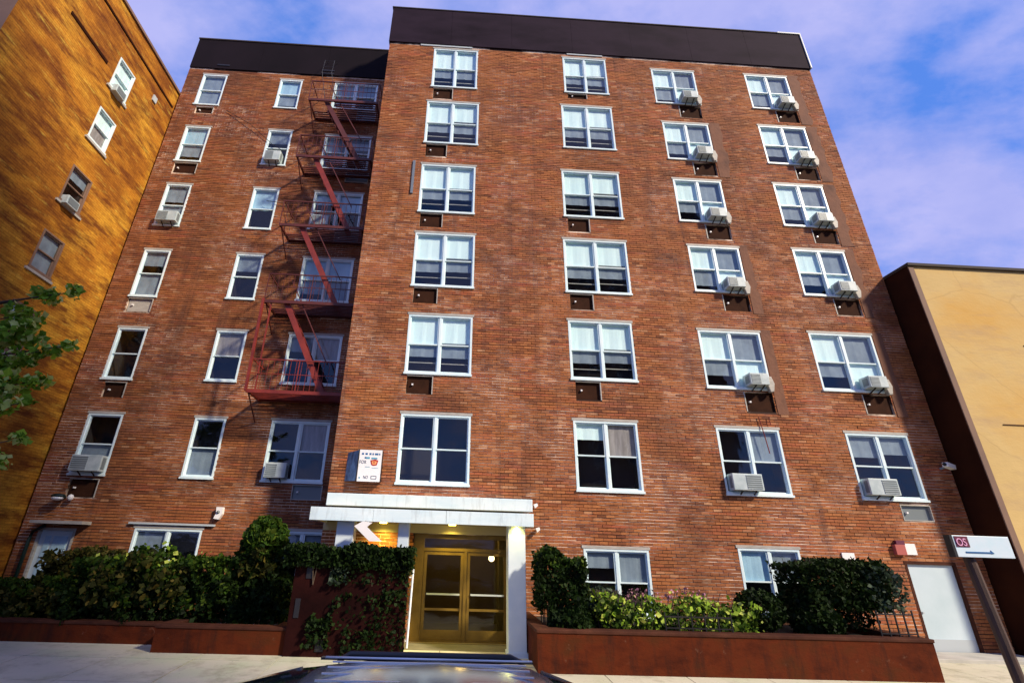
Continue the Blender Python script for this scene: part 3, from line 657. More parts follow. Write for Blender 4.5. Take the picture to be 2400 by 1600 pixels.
text('NO', .11, 'sign_navy', f_, (-.02, -.001, .065), sx=.7)
MB().ring(.17, .31, .06, .14, .012, -.004, 0).build('print_row', 'sign_navy', f_)
em = MB().prism([(.12, .52), (.15, .41), (.20, .385), (.29, .40), (.32, .52), (.24, .545)], -.005, 0).build('emblem', 'sign_red', f_)
MB().prism([(.155, .50), (.175, .425), (.21, .41), (.27, .42), (.285, .50)], -.008, -.0055).build('emblem', 'sign_orange', f_)
MB().prism([(.20, .48), (.205, .45), (.235, .45), (.235, .48)], -.011, -.0085).build('emblem', 'sign_red', f_)
for q in (-.1, .3): MB().bar((q, .04, .4), (q, .255, .4), .03, .03).build('bracket', 'dark', sb)

def simple(name, label, cat, loc, parts, group=None, rz=0):
    t = tag(empty(name, loc, rz), label, cat, group)
    for nm, m, mb in parts: mb.build(nm, m, t)
    return t
simple('flood_lamp', 'oval white flood lamp with dark hood above the wing side door', 'lamp', (-10.5, DW-.02, 3.28),
       [('lens', 'lamp_cool', MB().sphere((-.06, -.22, -.03), .14, 14, 8, (1.1, .8, .45))), ('hood', 'green_pipe', MB().sphere((-.06, -.2, .02), .16, 14, 6, (1.15, .9, .42))),
        ('arm', 'green_pipe', MB().bar((0, -.12, .0), (0, .0, .0), .04, .04)), ('sensor', 'sign_white', MB().sphere((.20, -.10, .0), .075, 10, 6, (1, 1, 1.1)))])
simple('security_lamp', 'white security lamp with curved body on the recessed wall', 'lamp', (-6.25, DW-.012, 2.86),
       [('housing', 'sign_white', MB().prism([(-.08, .3), (.10, .30), (.11, .12), (.04, -.02), (-.10, .0), (-.06, .14)], -.12, 0)), ('lens', 'ac_grey', MB().sphere((.0, -.12, .17), .045, 10, 6))])
for i, (x, z, lb) in enumerate(((2.2, 3.36, 'small white spotlight beside the upper canopy slab end'), (2.24, 2.8, 'small white spotlight below the canopy end on the brick wall'))):
    simple('spotlight', lb, 'lamp', (x, D-.012, z), [('head', 'sign_white', MB().prism([(-.02, .02), (.07, .05), (.09, -.01), (.02, -.07)], -.16, -.05)), ('arm', 'pale_metal', MB().bar((.02, -.08, 0), (.02, 0, -.01), .025, .025))], 'spotlights by the canopy end')
simple('security_camera', 'white security camera on the right corner of the brick block', 'camera', (13.45, D-.012, 4.72),
       [('body', 'sign_white', MB().bar((-.14, -.22, .03), (.14, -.14, -.03), .13, .12)), ('bracket', 'ac_grey', MB().bar((0, -.15, -.0), (-.1, 0, -.06), .04, .05)), ('lens', 'dark', MB().sphere((-.16, -.225, .035), .045, 10, 6))])
simple('alarm_box', 'red alarm box on the brick wall beside the white plate', 'alarm', (11.50, D-.012, 2.62),
       [('housing', 'red_box', MB().box(-.14, .12, -.10, 0, -.14, .10)), ('cap', 'sign_maroon', MB().box(-.06, .16, -.07, 0, .101, .2))])
simple('notice_plate', 'white square plate right of the red alarm box above the pale service door', 'sign', (11.80, D-.012, 2.62), [('plate', 'sign_white', MB().box(-.13, .15, -.03, 0, -.13, .13))])
simple('notice_plate', 'small white plate on the brick wall above the right hand hedge', 'sign', (10.12, D-.012, 2.40), [('plate', 'sign_white', MB().box(-.15, .17, -.03, 0, -.07, .09))])
simple('hanging_wires', 'rust red wires dangling in front of the second floor window third from the left', 'cable', (8.55, D-.05, 5.9),
       [('wire', 'red_iron', MB().tube([(0, 0, 0), (.05, -.01, -.5), (.10, 0, -1.0)], .012, 6)), ('wire', 'red_iron', MB().tube([(.28, 0, 0), (.29, -.01, -.22)], .01, 6)), ('wire', 'red_iron', MB().tube([(.0, 0, -.12), (.28, 0, -.13)], .007, 6))])

# street sign on post
st = tag(empty('street_sign', (7.14, 6.55, 0.0)), 'pale blue sign board with pink lettering on a brown post at the right edge', 'sign')
MB().tube([(-.06, .06, .0), (-.27, .06, 2.62)], .062, 10).build('post', 'post', st)
MB().box(-.50, .27, -.05, -.005, 2.44, 2.70).build('board', 'sign_pale', st, bevel=.004)
MB().box(-.54, -.503, -.055, .03, 2.435, 2.705).build('edge_frame', 'dark', st)
MB().box(-.48, -.30, -.056, -.051, 2.56, 2.69).build('logo_patch', 'sign_maroon', st)
text('OS', .13, 'sign_pink', st, (-.475, -.060, 2.575), sx=.85)
MB().box(-.38, -.04, -.056, -.051, 2.49, 2.508).prism([(-.04, 2.485), (-.04, 2.53), (.0, 2.492)], -.056, -.051).build('arrow_print', 'sign_blue', st)
MB().box(-.36, -.16, -.004, .06, 2.55, 2.58).build('clamp', 'dark', st)

# ------------------------------------------------------------------ air conditioners
def make_ac(name, loc, w, h, d, label, group='window air conditioners', tilt=0., grille_left=True):
    t = tag(empty(name, loc), label, 'air conditioner', group)
    t.rotation_euler = (tilt, 0, 0)
    MB().box(0, w, -d, .06, 0, h).build('casing', 'ac', t, bevel=.015)
    gx0, gx1 = (.04, w*.55) if grille_left else (w*.45, w-.04)
    MB().box(gx0, gx1, -d-.006, -d+.001, .04, h-.04).build('coil_face', 'ac_grey', t)
    gm = MB()
    n = 7
    for i in range(n): zz = .05+(h-.1)*i/(n-1); gm.box(gx0, gx1, -d-.014, -d-.007, zz-.006, zz+.006)
    gm.build('grille', 'ac', t)
    MB().box(-.004, -.001, -d+.05, -.06, .06, h-.06).build('side_louvre', 'ac_grey', t); MB().box(w+.001, w+.004, -d+.05, -.06, .06, h-.06).build('side_louvre', 'ac_grey', t)
    for q in (.3, .75): MB().bar((w*q, -d+.04, -.01), (w*q, 0.0, -.12), .025, .025).build('bracket', 'dark', t)
    return t
fl = {7: 'top floor', 6: 'sixth floor', 5: 'fifth floor', 4: 'fourth floor', 3: 'third floor', 2: 'second floor'}
for L, nm in ((C_, 'second column from the right'), (D_, 'rightmost column')):
    for rec in L[:5]:
        make_ac('air_conditioner', (rec[2]-.76, D+.0, rec[3]+.05), .54, .34, .30, 'white air conditioner jutting from the %s window in the %s' % (fl[rec[0]], nm))
        sp_ = tag(empty('weather_cover', (rec[2]-.02, D-.02, rec[3]+.02)), 'grey torn cover hanging beside the air conditioner, %s, %s' % (fl[rec[0]], nm), 'cover', 'torn covers beside air conditioners')
        MB().prism([(-.16, .30), (-.02, .34), (.04, .12), (-.02, -.12), (-.13, -.14), (-.17, .05)], -.14, -.02).build('sheet', 'lintel', sp_, bevel=.02)
make_ac('air_conditioner', (7.40, D, 3.90), .80, .42, .22, 'white air conditioner in the second floor window below the dangling red wires', grille_left=False)
make_ac('air_conditioner', (11.05, D, 3.90), .80, .42, .22, 'white air conditioner in the second floor window nearest the right corner', grille_left=False)
make_ac('air_conditioner', (-10.55, DW, 3.98), .84, .44, .25, 'white air conditioner in the second floor window at the recessed wall\'s far left')
make_ac('air_conditioner', (-10.55, DW, 12.44), .70, .40, .25, 'white air conditioner in the fifth floor window at the recessed wall\'s far left')
make_ac('air_conditioner', (-7.40, DW, 15.38), .58, .44, .25, 'white air conditioner in the sixth floor narrow window left of the fire escape')
make_ac('air_conditioner', (-5.20, DW, 3.98), .60, .42, .22, 'white air conditioner in the second floor double window below the fire escape')
make_ac('air_conditioner', (-5.25, DW, 12.62), .62, .40, .22, 'white air conditioner behind the fifth floor fire escape landing')

# ------------------------------------------------------------------ fire escape
FE = tag(empty('fire_escape', (-4.5, DW, 6.3)), 'rust red iron fire escape with landings and slanting stairs on the recessed wall', 'fire escape')
def fe(mb, name, m, **k): return bld(mb, name, m, FE, **k)
YO = 13.42
levels = [(6.30, -5.85, -3.12), (9.17, -5.9, -3.15), (12.02, -5.95, -3.2), (14.98, -5.9, -3.25), (17.75, -5.9, -3.3)]
for i, (z, x0, x1) in enumerate(levels):
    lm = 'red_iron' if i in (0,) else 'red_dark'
    p = MB(); p.ring(x0, x1, 0, 1, .01, 0, .01) if False else None
    p.box(x0, x1, YO, YO+.05, z-.10, z); p.box(x0, x1, DW-.07, DW-.02, z-.08, z); p.box(x0, x0+.05, YO+.05, DW-.07, z-.08, z); p.box(x1-.05, x1, YO+.05, DW-.07, z-.08, z)
    nb = 9
    for k in range(nb):          # deck bars run lengthwise, leaving the stair well open
        yy = YO+.10+k*.1; p.box(x0+.05 if k > 4 or i == 0 else x0+.95, x1-.05, yy, yy+.045, z-.035, z-.01)
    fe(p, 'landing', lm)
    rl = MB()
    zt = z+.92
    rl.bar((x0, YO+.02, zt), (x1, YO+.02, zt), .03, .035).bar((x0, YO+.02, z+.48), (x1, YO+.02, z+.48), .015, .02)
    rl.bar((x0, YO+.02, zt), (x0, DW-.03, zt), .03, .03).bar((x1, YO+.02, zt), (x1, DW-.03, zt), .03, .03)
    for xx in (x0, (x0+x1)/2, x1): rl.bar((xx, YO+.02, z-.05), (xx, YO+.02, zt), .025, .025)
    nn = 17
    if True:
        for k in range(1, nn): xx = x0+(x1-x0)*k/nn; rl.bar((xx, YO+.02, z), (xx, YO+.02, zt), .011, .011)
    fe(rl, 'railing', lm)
    for xx in (x0+.05, x1-.05): fe(MB().bar((xx, YO+.05, z-.06), (xx, DW-.02, z-.75), .03, .03), 'brace', 'red_dark')
for i in range(4):
    za, zb = levels[i][0], levels[i+1][0]
    xt, xb = -5.25, -3.75
    s = MB()
    for yy in (YO+.12, YO+.52): s.bar((xt, yy, zb-.02), (xb, yy, za), .035, .17)
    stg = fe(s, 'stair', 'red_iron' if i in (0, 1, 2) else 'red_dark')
    tr = MB(); n = 9
    for k in range(1, n): f = k/n; xx = xt+(xb-xt)*f; zz = zb+(za-zb)*f; tr.box(xx-.09, xx+.09, YO+.14, YO+.50, zz-.012, zz+.012)
    tr.build('tread', 'red_dark', stg)
    MB().bar((xt+.03, YO+.1, zb+.8), (xb+.05, YO+.1, za+.85), .025, .03).build('handrail', 'red_dark', stg)
# outer vertical hanger between the two lowest landings
fe(MB().bar((-5.86, YO, 6.25), (-5.92, YO, 9.2), .07, .07).bar((-5.62, YO+.05, 6.3), (-5.68, YO+.05, 9.2), .035, .035), 'hanger', 'red_iron')
# roof gooseneck ladder
gn = MB()
for yy in (0, .38): gn.tube([(-5.35+yy, YO+.35, 17.8), (-5.75+yy, YO+.35, 19.6), (-5.82+yy, YO+.60, 20.6), (-5.82+yy, DW-.06, 20.9)], .011, 6)
for k in range(7): zz = 18.2+k*.34; xx = -5.35-.4*min(1, (zz-17.8)/1.8); gn.bar((xx, YO+.35, zz), (xx+.38, YO+.35, zz), .009, .009)
fe(gn, 'gooseneck_ladder', 'dark')
cb = tag(MB().tube([(-7.0, DW-.06, 13.62), (-6.3, DW-.08, 13.54), (-5.4, DW-.06, 13.60)], .012, 6).tube([(-6.3, DW-.08, 13.54), (-6.1, DW-.08, 12.9), (-5.9, DW-.2, 12.3)], .010, 6).build('cable', 'dark'), 'thin black cable strung from the fifth floor narrow window to the fire escape', 'cable')
cb2 = tag(MB().tube([(-9.4, DW-.05, 17.9), (-8.3, DW-.1, 17.2), (-7.3, DW-.05, 16.3), (-6.7, DW-.05, 15.9)], .010, 6).build('cable', 'dark'), 'thin dark cable slanting down across the recessed wall to the sixth floor window', 'cable')

# ------------------------------------------------------------------ left neighbour
LB = tag(empty('brick_building', (-11.5, 8.45, 0)), 'golden brown brick building at the far left with its sunlit side wall', 'building')
# side wall faces +x: local frame rotated by +90 deg
LWo = [(3.15, 3.95, 15.75, 17.0), (3.2, 3.98, 13.6, 14.82), (3.18, 4.0, 11.2, 12.45), (3.18, 3.95, 8.95, 10.15), (3.2, 4.0, 6.65, 7.95), (3.2, 4.0, 4.3, 5.5)]
w = wall('wall', 'gold_brick', LB, 0, 9.5, 0, 18.7, 0, LWo, .18); w.rotation_euler = (0, 0, math.pi/2); w['label'] = 'sunlit side wall'
MB().quad((0, 0, 0), (0, 0, 18.7), (-25, 0, 18.7), (-25, 0, 0)).quad((0, 0, 18.69), (0, 9.5, 18.69), (-25, 9.5, 18.69), (-25, 0, 18.69)).build('front_wall', 'gold_front', LB)
MB().box(-25, .06, -.06, 9.5, 18.7, 18.8).build('coping', 'gold_front', LB)
MB().box(.0, .03, .5, 5.95, 17.86, 17.93).box(0, .025, 1.2, 2.8, 16.2, 16.3).build('string_course', 'side_shade_and_course', LB)
kinds = [[('shade', 'shade')], [('shade', 'curtain')], [('greyhalf', 'dark')], [('grey', 'grey')], [('blue', 'dark')], [('dark', 'dark')]]
for (y0, y1, z0, z1), kd in zip(LWo, kinds):
    window(LB, .0, y0, z0, y1-y0, z1-z0, kd, rz=math.pi/2, frame='gold_front' if kd[0][0] not in ('shade',) else 'white', lintel=False)
for (y0, y1, z0, z1) in LWo: MB().box(0, .05, y0-.08, y1+.08, z0-.12, z0-.05).build('sill', 'lintel', LB)
MB().box(0, .05, 4.9, 5.1, 17.1, 17.35).build('vent_cover', 'pale_metal', LB)
for (yy, zz, lb) in ((3.25, 15.6, 'small pale air conditioner under the uppermost window of the golden wall'), (3.25, 11.1, 'small pale air conditioner in the third window down on the golden wall')):
    t = tag(empty('air_conditioner', (-11.5, 8.45+yy, zz), math.pi/2), lb, 'air conditioner', 'air conditioners on the golden wall')
    MB().box(0, .45, -.20, .05, 0, .28).build('casing', 'ac', t, bevel=.015)
    MB().box(.04, .41, -.21, -.201, .04, .24).build('grille', 'ac_grey', t)
ct = tag(MB().tube([(-11.3, 12.6, 18.6), (-11.42, 13.6, 17.0), (-11.42, 14.2, 15.5)], .012, 6).build('cable', 'dark'), 'dark cable running down the golden wall near the roof corner', 'cable') if False else None

# ------------------------------------------------------------------ right neighbour
RB = tag(empty('stucco_building', (13.74, 12.0, 0)), 'low cream stucco building at the far right with shade coloured into its brown side wall', 'building')
RH = 10.62
rbw = wall('w', 'cream', None, 0, 22, 0, RH, 0, [(5.0, 6.4, 7.2, 8.75)], .15, build=False)
rbw.build('front_wall', 'cream', RB)['label'] = 'cream front wall'
MB().quad((0, 14, 0), (0, 0, 0), (0, 0, RH), (0, 14, RH)).build('side_wall', 'side_shade_and_course', RB)
MB().box(-.03, 22, -.07, 14, RH, RH+.09).build('coping', 'coping', RB)
MB().box(.0, .16, -.025, 0, 0, RH-.05).build('corner_trim', 'gold_front', RB)
window(RB, 5.0, 0, 7.2, 1.4, 1.55, [('grey', 'dark'), ('grey', 'dark')])
lg = MB()
for (x0, x1, z) in ((1.0, 5.5, 5.75), (2.6, 6, 8.1)): lg.box(x0, x1, -.02, .0, z, z+.02)
lg.build('wall_seam', 'planter_cap', RB)

# ------------------------------------------------------------------ tower added out of view: shades the lower left wall, mirrored in the glass
OB = tag(empty('added_shade_tower', (13.5, -10, 0)), 'unseen brown tower added across the street to shade the golden side wall', 'building')
OH = 35.5
bld(MB().box(6.8, 22.0, -22, -10.01, 0, OH), 'wall', 'gold_front', OB)
bld(MB().box(6.7, 22.1, -22.1, -9.9, OH, OH+.5), 'cornice', 'coping', OB)
for fl_ in range(11):
    for k in range(5):
        xx = 8.0+k*2.6; zz = 2.2+fl_*3.0
        wdw = bld(MB().ring(xx, xx+1.3, zz, zz+1.6, .07, -10.0, -9.94), 'window', 'white', OB)
        MB().quad((xx+.07, -9.98, zz+.07), (xx+.07, -9.98, zz+1.53), (xx+1.23, -9.98, zz+1.53), (xx+1.23, -9.98, zz+.07)).build('pane', 'car_glass', wdw)

# ------------------------------------------------------------------ planters
def planter(label, x0, x1, y0, y1, z1, t=.28):
    p = tag(empty('planter', ((x0+x1)/2, y0, .28)), label, 'planter')
    bld(MB().ring(x0, x1, 0, 1, .1, 0, .1) if False else MB().box(x0, x1, y0, y0+t, .2, z1-.06).box(x0, x0+t, y0+t, y1, .2, z1-.06).box(x1-t, x1, y0+t, y1, .2, z1-.06), 'wall', 'planter', p)
    bld(MB().box(x0-.02, x1+.02, y0-.02, y0+t+.01, z1-.06, z1).box(x0-.02, x0+t, y0+t+.011, y1, z1-.06, z1).box(x1-t, x1+.02, y0+t+.011, y1, z1-.06, z1), 'coping', 'planter_cap', p, bevel=.012)
    n = 24; s = MB(); hh = {}
    for i in range(n+1):
        for j in range(7): s.v.append((x0+t+(x1-x0-2*t)*i/n, y0+t+(y1-y0-t)*j/6, z1-.12+random.uniform(-.03, .04)))
    for i in range(n):
        for j in range(6): a = i*7+j; s.f.append((a, a+7, a+8, a+1))
    bld(s, 'soil', 'soil', p, smooth=True)
    return p
planter('long reddish brown planter wall right of the entrance', 1.78, 9.36, 10.22, D-.02, 1.0)
planter('reddish brown planter wall left of the entrance behind the parked car', -5.55, -3.04, 11.08, 11.8, .80)
planter('low reddish brown planter wall at the far left behind the sidewalk', -12.5, -5.60, 11.8, 14.0, .72)
# step beside the right planter
sp1 = MB().box(9.7, 13.6, 11.9, D-.02, .25, .40).build('step', 'kerb', bevel=.01); tag(sp1, 'pale low concrete step in front of the pale service door', 'step')

# ------------------------------------------------------------------ foliage
def leaves(pts, size, m, name, parent, up=.35, stuff=False):
    n = len(pts); p = np.asarray(pts)
    d = rng.normal(size=(n, 3)); d[:, 2] = np.abs(d[:, 2])*.6+up*.5; d /= np.linalg.norm(d, axis=1)[:, None]
    a = np.cross(d, rng.normal(size=(n, 3))); a /= np.linalg.norm(a, axis=1)[:, None]; b = np.cross(d, a)
    s = rng.uniform(.45, 1.6, (n, 1))**1.2*size
    L = a*s; W = b*s*.42; bend = d*s*.15
    V = np.stack([p-L*.5, p+W-bend*0, p+L*.6-bend, p-W], 1).reshape(-1, 3)
    me = bpy.data.meshes.new(name); me.vertices.add(n*4); me.vertices.foreach_set('co', V.ravel())
    me.loops.add(n*4); me.loops.foreach_set('vertex_index', np.arange(n*4, dtype=np.int32)); me.polygons.add(n)
    me.polygons.foreach_set('loop_start', np.arange(n, dtype=np.int32)*4); me.materials.append(M[m]); me.update(calc_edges=True); me.shade_flat()
    o = bpy.data.objects.new(name, me); col.objects.link(o)
    if parent is not None: o.parent = parent; fixc(o, parent)
    return o
def boxpts(n, x0, x1, y0, y1, z0, z1, lump=.12, shell=.55):
    c = np.array([(x0+x1)/2, (y0+y1)/2, (z0+z1)/2]); h = np.array([(x1-x0)/2, (y1-y0)/2, (z1-z0)/2])
    u = rng.uniform(-1, 1, (n, 3)); k = int(n*shell)
    ax = rng.integers(0, 3, k); sg = rng.choice([-1, 1], k); sg[ax == 1] = -1*np.ones((ax == 1).sum())  # favour the street side
    sg[(ax == 2)] = 1
    u[np.arange(k), ax] = sg*rng.uniform(.82, 1.0, k)
    p = c+u*h
    p[:, 2] += (np.sin(p[:, 0]*3.7+h[0])*.6+np.sin(p[:, 0]*9.1)*.4)*lump*.9*(u[:, 2]+1)/2; p += rng.normal(size=p.shape)*.03
    w = np.sin(p[:, 0]*5.1+1)*np.sin(p[:, 2]*4.3+2)+np.sin(p[:, 0]*11+p[:, 2]*7)*.5
    p[:, 1] -= w*lump; p[:, 2] += np.sin(p[:, 0]*6.3)*lump*.35*(u[:, 2]+1); return p
def ballpts(n, c, r, squash=.8, fill=.45):
    d = rng.normal(size=(n, 3)); d /= np.linalg.norm(d, axis=1)[:, None]
    rad = rng.uniform(fill, 1, n)**.5
    return np.array(c)+d*rad[:, None]*np.array([r, r, r*squash])
def twigs(parent, x0, x1, y, z0, z1, n, m='bark'):
    t = MB()
    for _ in range(n):
        x = random.uniform(x0, x1); yy = y+random.uniform(-.15, .15)
        t.tube([(x, yy, z0), (x+random.uniform(-.1, .1), yy, (z0+z1)/2), (x+random.uniform(-.25, .25), yy+random.uniform(-.1, .1), z1)], .012, 5, .005)
    bld(t, 'stem', m, parent)['kind'] = 'stuff'
def hedge(label, n, box, m, size=.07, cat='hedge', extra=(), lump=.12):
    x0, x1, y0, y1, z0, z1 = box
    h = tag(empty('hedge', ((x0+x1)/2, (y0+y1)/2, z0)), label, cat)
    leaves(boxpts(n, *box, lump=lump), size, m, 'foliage', h)
    for m2, n2, b2, s2 in extra: leaves(boxpts(n2, *b2, lump=lump), s2, m2, 'foliage', h)
    if cat != 'ivy': twigs(h, x0+.1, x1-.1, (y0+y1)/2, z0-.35, z1+.06, 14)
    return h
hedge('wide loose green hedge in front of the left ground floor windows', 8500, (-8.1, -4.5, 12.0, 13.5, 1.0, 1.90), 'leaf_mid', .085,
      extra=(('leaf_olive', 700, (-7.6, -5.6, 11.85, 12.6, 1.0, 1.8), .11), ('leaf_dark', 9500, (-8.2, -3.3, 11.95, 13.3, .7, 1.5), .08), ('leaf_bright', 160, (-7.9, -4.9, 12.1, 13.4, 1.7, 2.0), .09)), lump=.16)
hedge('low green shrubs at the lower left edge beside the side door', 6500, (-12.0, -8.25, 12.3, 13.6, .65, 1.30), 'leaf_mid', .085,
      extra=(('leaf_olive', 1600, (-12, -8.3, 12.1, 13, .7, 1.2), .10),), lump=.14)
hedge('olive leafed shrub between the side door and the wide left hedge', 3500, (-9.5, -8.0, 12.9, 13.9, .9, 1.95), 'leaf_olive', .09, extra=(('leaf_dark', 1800, (-9.5, -8.0, 13.0, 14.0, .7, 1.5), .08),), lump=.15, cat='shrub')
hedge('dark green hedge top running above the maroon entrance wall', 7500, (-3.25, -.66, 10.85, 11.35, 1.92, 2.27), 'leaf_dark', .065, lump=.05)
hedge('dark ivy patches climbing the maroon entrance wall', 520, (-2.25, -.72, 10.9, 11.0, 1.6, 2.08), 'leaf_dark', .06, cat='ivy', lump=.03,
      extra=(('leaf_dark', 330, (-1.2, -.72, 10.9, 11.0, .45, 1.5), .06), ('leaf_grey', 160, (-2.3, -1.95, 10.9, 11.0, 1.6, 1.9), .06), ('leaf_dark', 160, (-2.2, -1.2, 10.88, 10.98, .85, 1.4), .06), ('leaf_dark', 380, (-2.6, -2.2, 10.88, 10.98, .5, 1.0), .06), ('leaf_dark', 260, (-1.9, -1.3, 10.88, 10.98, .4, .8), .06)))
hedge('tall dark shrub immediately right of the white entrance column', 5000, (1.95, 2.92, 10.75, 11.6, 1.2, 2.24), 'leaf_dark', .07, lump=.10, cat='shrub', extra=(('leaf_mid', 700, (2.0, 2.9, 10.75, 11.5, 2.05, 2.26), .07),))
hedge('clipped dark green hedge near the service door at the right', 8500, (7.55, 9.35, 10.8, 11.9, 1.38, 2.27), 'leaf_dark', .065, lump=.07, extra=(('leaf_grey', 1300, (8.9, 9.6, 10.75, 11.8, 1.4, 2.15), .07), ('leaf_dark', 2600, (7.4, 9.2, 11.2, 12.2, 1.0, 1.6), .07)))
# tall drooping shrub
ts = tag(empty('drooping_shrub', (-4.1, 12.2, .7)), 'tall drooping bright green shrub left of the canopy', 'shrub')
leaves(ballpts(5200, (-4.15, 12.3, 2.35), .48, 1.1), .11, 'leaf_mid', 'foliage', ts)
leaves(boxpts(2600, -4.6, -3.75, 12.0, 12.7, .8, 2.2), .10, 'leaf_dark', 'foliage', ts)
leaves(boxpts(500, -4.5, -3.8, 12.0, 12.5, 1.6, 2.4), .14, 'leaf_olive', 'foliage', ts)
twigs(ts, -4.4, -3.9, 12.35, .6, 2.6, 9)
# shrubs on the right planter
def shrub(label, c, r, n, m, size=.07, sq=.8):
    s = tag(empty('shrub', (c[0], c[1], .88)), label, 'shrub')
    leaves(ballpts(n, c, r, sq), size, m, 'foliage', s); twigs(s, c[0]-r*.4, c[0]+r*.4, c[1], .85, c[2]+r*.4, 7); return s
shrub('dark grey green bush under the left of the two ground floor windows', (3.45, 11.7, 1.25), .55, 3000, 'leaf_grey', .07, .7)
shrub('black green rounded bush at the right end of the bright flower bed', (6.65, 11.2, 1.32), .50, 2600, 'leaf_dark', .06, .8)
shrub('dark bush beneath the clipped hedge at the planter edge', (7.7, 11.0, 1.15), .5, 2200, 'leaf_dark', .07, .7)
shrub('dark bush in the planter corner right of the white column', (2.55, 10.8, 1.05), .45, 2200, 'leaf_dark', .07, .6)
fbp = boxpts(1150, 3.1, 6.2, 10.5, 11.7, .98, 1.46, .14, .4)
fb = tag(empty('flower_bed', (4.6, 10.9, .9)), 'bright yellow green leafy bed with small pink flowers behind the spiked railing', 'plants')
leaves(fbp, .075, 'leaf_bright', 'foliage', fb); leaves(boxpts(2600, 3.2, 6.2, 10.6, 11.7, .9, 1.36, .12), .07, 'leaf_mid', 'foliage', fb)
twigs(fb, 3.2, 6.1, 11.1, .85, 1.62, 60); leaves(boxpts(160, 3.8, 5.6, 10.9, 11.5, 1.45, 1.62, .04, .3), .045, 'flower', 'flowers', fb)['kind'] = 'stuff'
def railing(label, x0, x1, y, z0, z1, n):
    t = tag(empty('railing', ((x0+x1)/2, y, z0)), label, 'railing')
    bld(MB().bar((x0, y, z1-.04), (x1, y, z1-.04), .03, .025).bar((x0, y, z0+.05), (x1, y, z0+.05), .025, .02), 'rail', 'black', t)
    for k in range(n):
        xx = x0+(x1-x0)*k/(n-1); bld(MB().bar((xx, y, z0), (xx, y, z1+.03), .022, .022), 'bar', 'black', t)
railing('short black spiked railing in front of the bright flower bed', 4.3, 5.6, 10.42, 1.0, 1.28, 6)
railing('black iron railing on the right end of the long planter', 8.55, 9.28, 10.42, 1.0, 1.42, 5)

# tree at the left edge
TR = tag(empty('tree', (-9.1, 7.7, .14)), 'leafy street tree whose branches reach in at the left edge', 'tree')
tk = MB().tube([(-9.1, 7.7, .12), (-9.15, 7.72, 1.5), (-9.05, 7.75, 3.0), (-9.1, 7.8, 4.6), (-9.0, 7.9, 6.4)], .17, 12, .07)
bld(tk, 'trunk', 'bark', TR, smooth=True)
ends = [(-7.0, 8.1, 6.45, .18, 50), (-7.45, 8.1, 6.35, .26, 110), (-7.8, 8.2, 6.0, .32, 170), (-8.1, 8.1, 5.5, .35, 260),
        (-6.75, 8.15, 5.42, .14, 30), (-7.05, 8.1, 5.30, .20, 70), (-7.4, 8.1, 5.15, .26, 110), (-7.75, 8.1, 5.0, .32, 200), (-8.1, 8.0, 4.7, .40, 300),
        (-6.95, 8.0, 4.35, .14, 26), (-7.3, 8.0, 4.25, .22, 70), (-6.85, 8.0, 3.75, .16, 40), (-7.1, 8.0, 3.4, .24, 90), (-7.6, 8.0, 3.6, .4, 260), (-7.5, 8.0, 4.6, .45, 420), (-7.0, 8.1, 4.75, .22, 90), (-7.6, 8.1, 5.6, .35, 260),
        (-9.7, 8.0, 6.9, .7, 700), (-10.2, 7.8, 6.3, .9, 1000), (-10.4, 7.6, 5.6, .8, 800), (-9.2, 7.2, 6.0, .9, 1000), (-10.0, 7.9, 5.3, .9, 900), (-9.0, 8.4, 4.8, .6, 500)]
P = []
bt = MB()
for x, y, z, r_, n_ in ends:
    P.append(ballpts(n_, (x, y, z), r_, .7, .0))
    bt.tube([(-9.08, 7.78, max(2.6, z-1.3)), ((x-9.08)/2, (y+7.78)/2, z-.35), (x, y, z)], .03, 6, .006)
bld(bt, 'limb', 'bark', TR)
leaves(np.concatenate(P), .095, 'leaf_tree', 'crown', TR)

# ------------------------------------------------------------------ parked car (only its roof reaches the picture)
CAR = tag(empty('parked_car', (0, 4.2, 0)), 'silver parked car seen by its ribbed roof at the bottom edge', 'car')
def loft(name, m, secs, parent, smooth=True, caps=True):
    mb = MB(); n = len(secs[0])
    for s in secs: mb.v += s
    for i in range(len(secs)-1):
        for k in range(n): mb.f.append((i*n+k, i*n+(k+1) % n, (i+1)*n+(k+1) % n, (i+1)*n+k))
    if caps: mb.f.append(tuple(reversed(range(n)))); mb.f.append(tuple((len(secs)-1)*n+k for k in range(n)))
    return mb.build(name, m, parent, smooth=smooth)
def sec(x, hw, zb, zt, rnd=.12, taper=.93):
    pts = [(-hw*.9, zb), (-hw, zb+.12), (-hw, (zb+zt)/2), (-hw*taper, zt-rnd), (-hw*.80, zt-.01), (-hw*.4, zt+.02), (0, zt+.03), (hw*.4, zt+.02), (hw*.8, zt-.01), (hw*taper, zt-rnd), (hw, (zb+zt)/2), (hw, zb+.12), (hw*.9, zb)]
    return [(x, y, z) for y, z in pts]
body = loft('body', 'car_paint', [sec(-3.15, .62, .35, .70), sec(-3.05, .80, .25, .86), sec(-2.7, .88, .22, 1.0), sec(-2.1, .90, .2, 1.12), sec(-1.2, .90, .2, 1.15), sec(.6, .90, .2, 1.18), sec(1.3, .89, .22, 1.22), sec(1.8, .84, .28, 1.12), sec(1.9, .72, .35, .85)], CAR)
def csec(x, hw, z0, z1): return [(x, -hw, z0), (x, -hw*.93, (z0+z1)/2), (x, -hw*.84, z1-.03), (x, -hw*.5, z1), (x, 0, z1+.01), (x, hw*.5, z1), (x, hw*.84, z1-.03), (x, hw*.93, (z0+z1)/2), (x, hw, z0)]
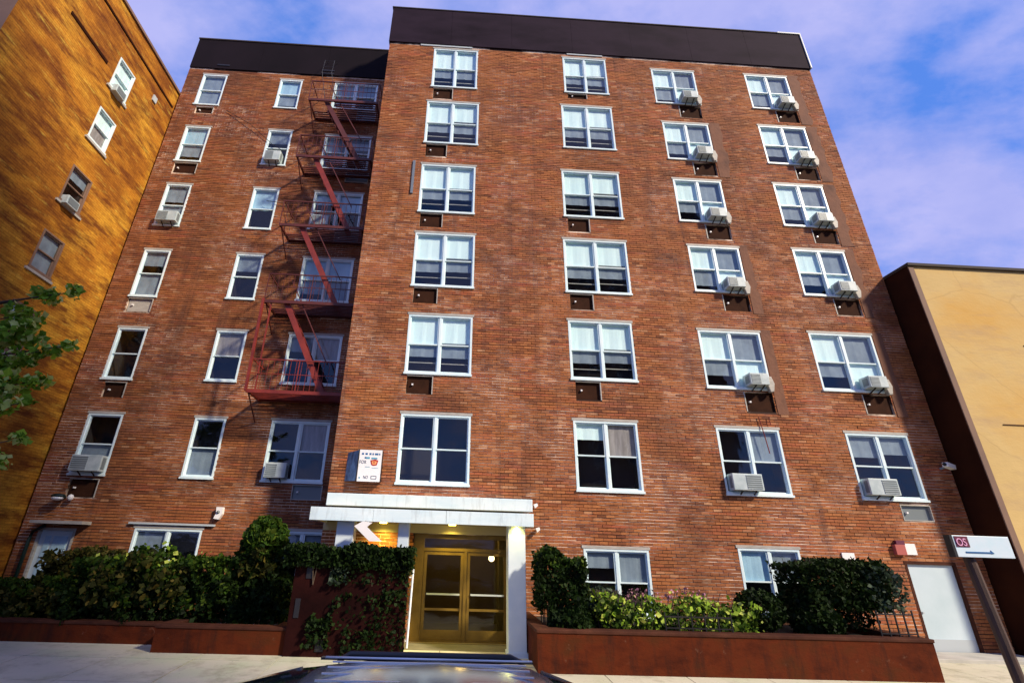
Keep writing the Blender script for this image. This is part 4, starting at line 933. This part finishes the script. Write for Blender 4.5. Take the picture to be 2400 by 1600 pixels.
loft('cabin_glass', 'car_glass', [csec(-2.35, .74, 1.08, 1.16), csec(-2.1, .78, 1.07, 1.21), csec(-1.7, .80, 1.07, 1.32), csec(-1.2, .80, 1.05, 1.43), csec(-.8, .80, 1.05, 1.475), csec(.5, .80, 1.05, 1.475), csec(.85, .80, 1.06, 1.44), csec(1.2, .79, 1.08, 1.36), csec(1.5, .77, 1.1, 1.26), csec(1.62, .74, 1.1, 1.16)], CAR)
roof = []
for x, z, hw in ((-1.12, 1.40, .62), (-.95, 1.465, .65), (-.6, 1.50, .67), (.0, 1.51, .68), (.5, 1.50, .67), (.78, 1.47, .65), (.9, 1.42, .62)):
    roof.append([(x, -hw, z-.03), (x, -hw*.6, z+.005), (x, 0, z+.02), (x, hw*.6, z+.005), (x, hw, z-.03), (x, hw, z-.05), (x, 0, z-.01), (x, -hw, z-.05)])
loft('roof', 'car_paint', roof, CAR)
for s in (-1, 1):
    for p, q, w, h in (((-1.15, s*.66, 1.40), (-1.95, s*.72, 1.2), .05, .03), ((.88, s*.66, 1.40), (1.5, s*.70, 1.2), .12, .04), ((-.1, s*.685, 1.46), (-.1, s*.81, 1.1), .05, .03)):
        MB().bar(p, q, w, h).build('pillar', 'car_paint', CAR)
for s in (-1, 1):
    MB().tube([(-.85, s*.60, 1.475), (-.75, s*.60, 1.53), (.6, s*.60, 1.53), (.72, s*.60, 1.48)], .022, 8).build('roof_rail', 'car_dark', CAR, smooth=True)
    MB().tube([(-.95, s*.575, 1.505), (.78, s*.575, 1.505)], .010, 6).build('roof_trim', 'chrome', CAR, smooth=True)
    MB().box(-1.0, .8, s*.66-.03, s*.66+.03, 1.475, 1.492).build('gutter', 'car_dark', CAR)
rb = MB()
for yy in (-.38, -.2, 0, .2, .38): rb.bar((-.85, yy, 1.513), (.7, yy, 1.513), 0.018, .010)
rb.build('roof_rib', 'chrome', CAR)
for s in (-1, 1):
    for x in (-2.2, 1.15):
        wmesh = MB().tube([(x, s*.72, .31), (x, s*.92, .31)], .31, 20).build('wheel', 'tyre', CAR, smooth=False, bevel=.02)
        MB().tube([(x, s*.90, .31), (x, s*.928, .31)], .19, 12).build('rim', 'rim', wmesh)
    MB().box(-3.10, -2.9, s*.5-.14, s*.5+.14, .62, .74).build('headlight', 'headlamp', CAR); MB().box(1.78, 1.90, s*.58-.12, s*.58+.12, .75, .92).build('tail_light', 'tail', CAR)
    MB().sphere((-1.6, s*.98, 1.18), .09, 10, 6, (.6, 1, .7)).build('mirror', 'car_paint', CAR, smooth=True)
    MB().box(-.35, -.17, s*.905-.01, s*.905+.01, .92, .95).box(.62, .80, s*.905-.01, s*.905+.01, .92, .95).build('door_handle', 'chrome', CAR)
    MB().box(-.845, -.835, s*.902-.004, s*.902+.004, .3, 1.05).box(.2, .21, s*.902-.004, s*.902+.004, .3, 1.05).build('door_gap', 'car_dark', CAR)
MB().box(-3.18, -3.1, -.4, .4, .45, .6).build('front_grille', 'car_dark', CAR)
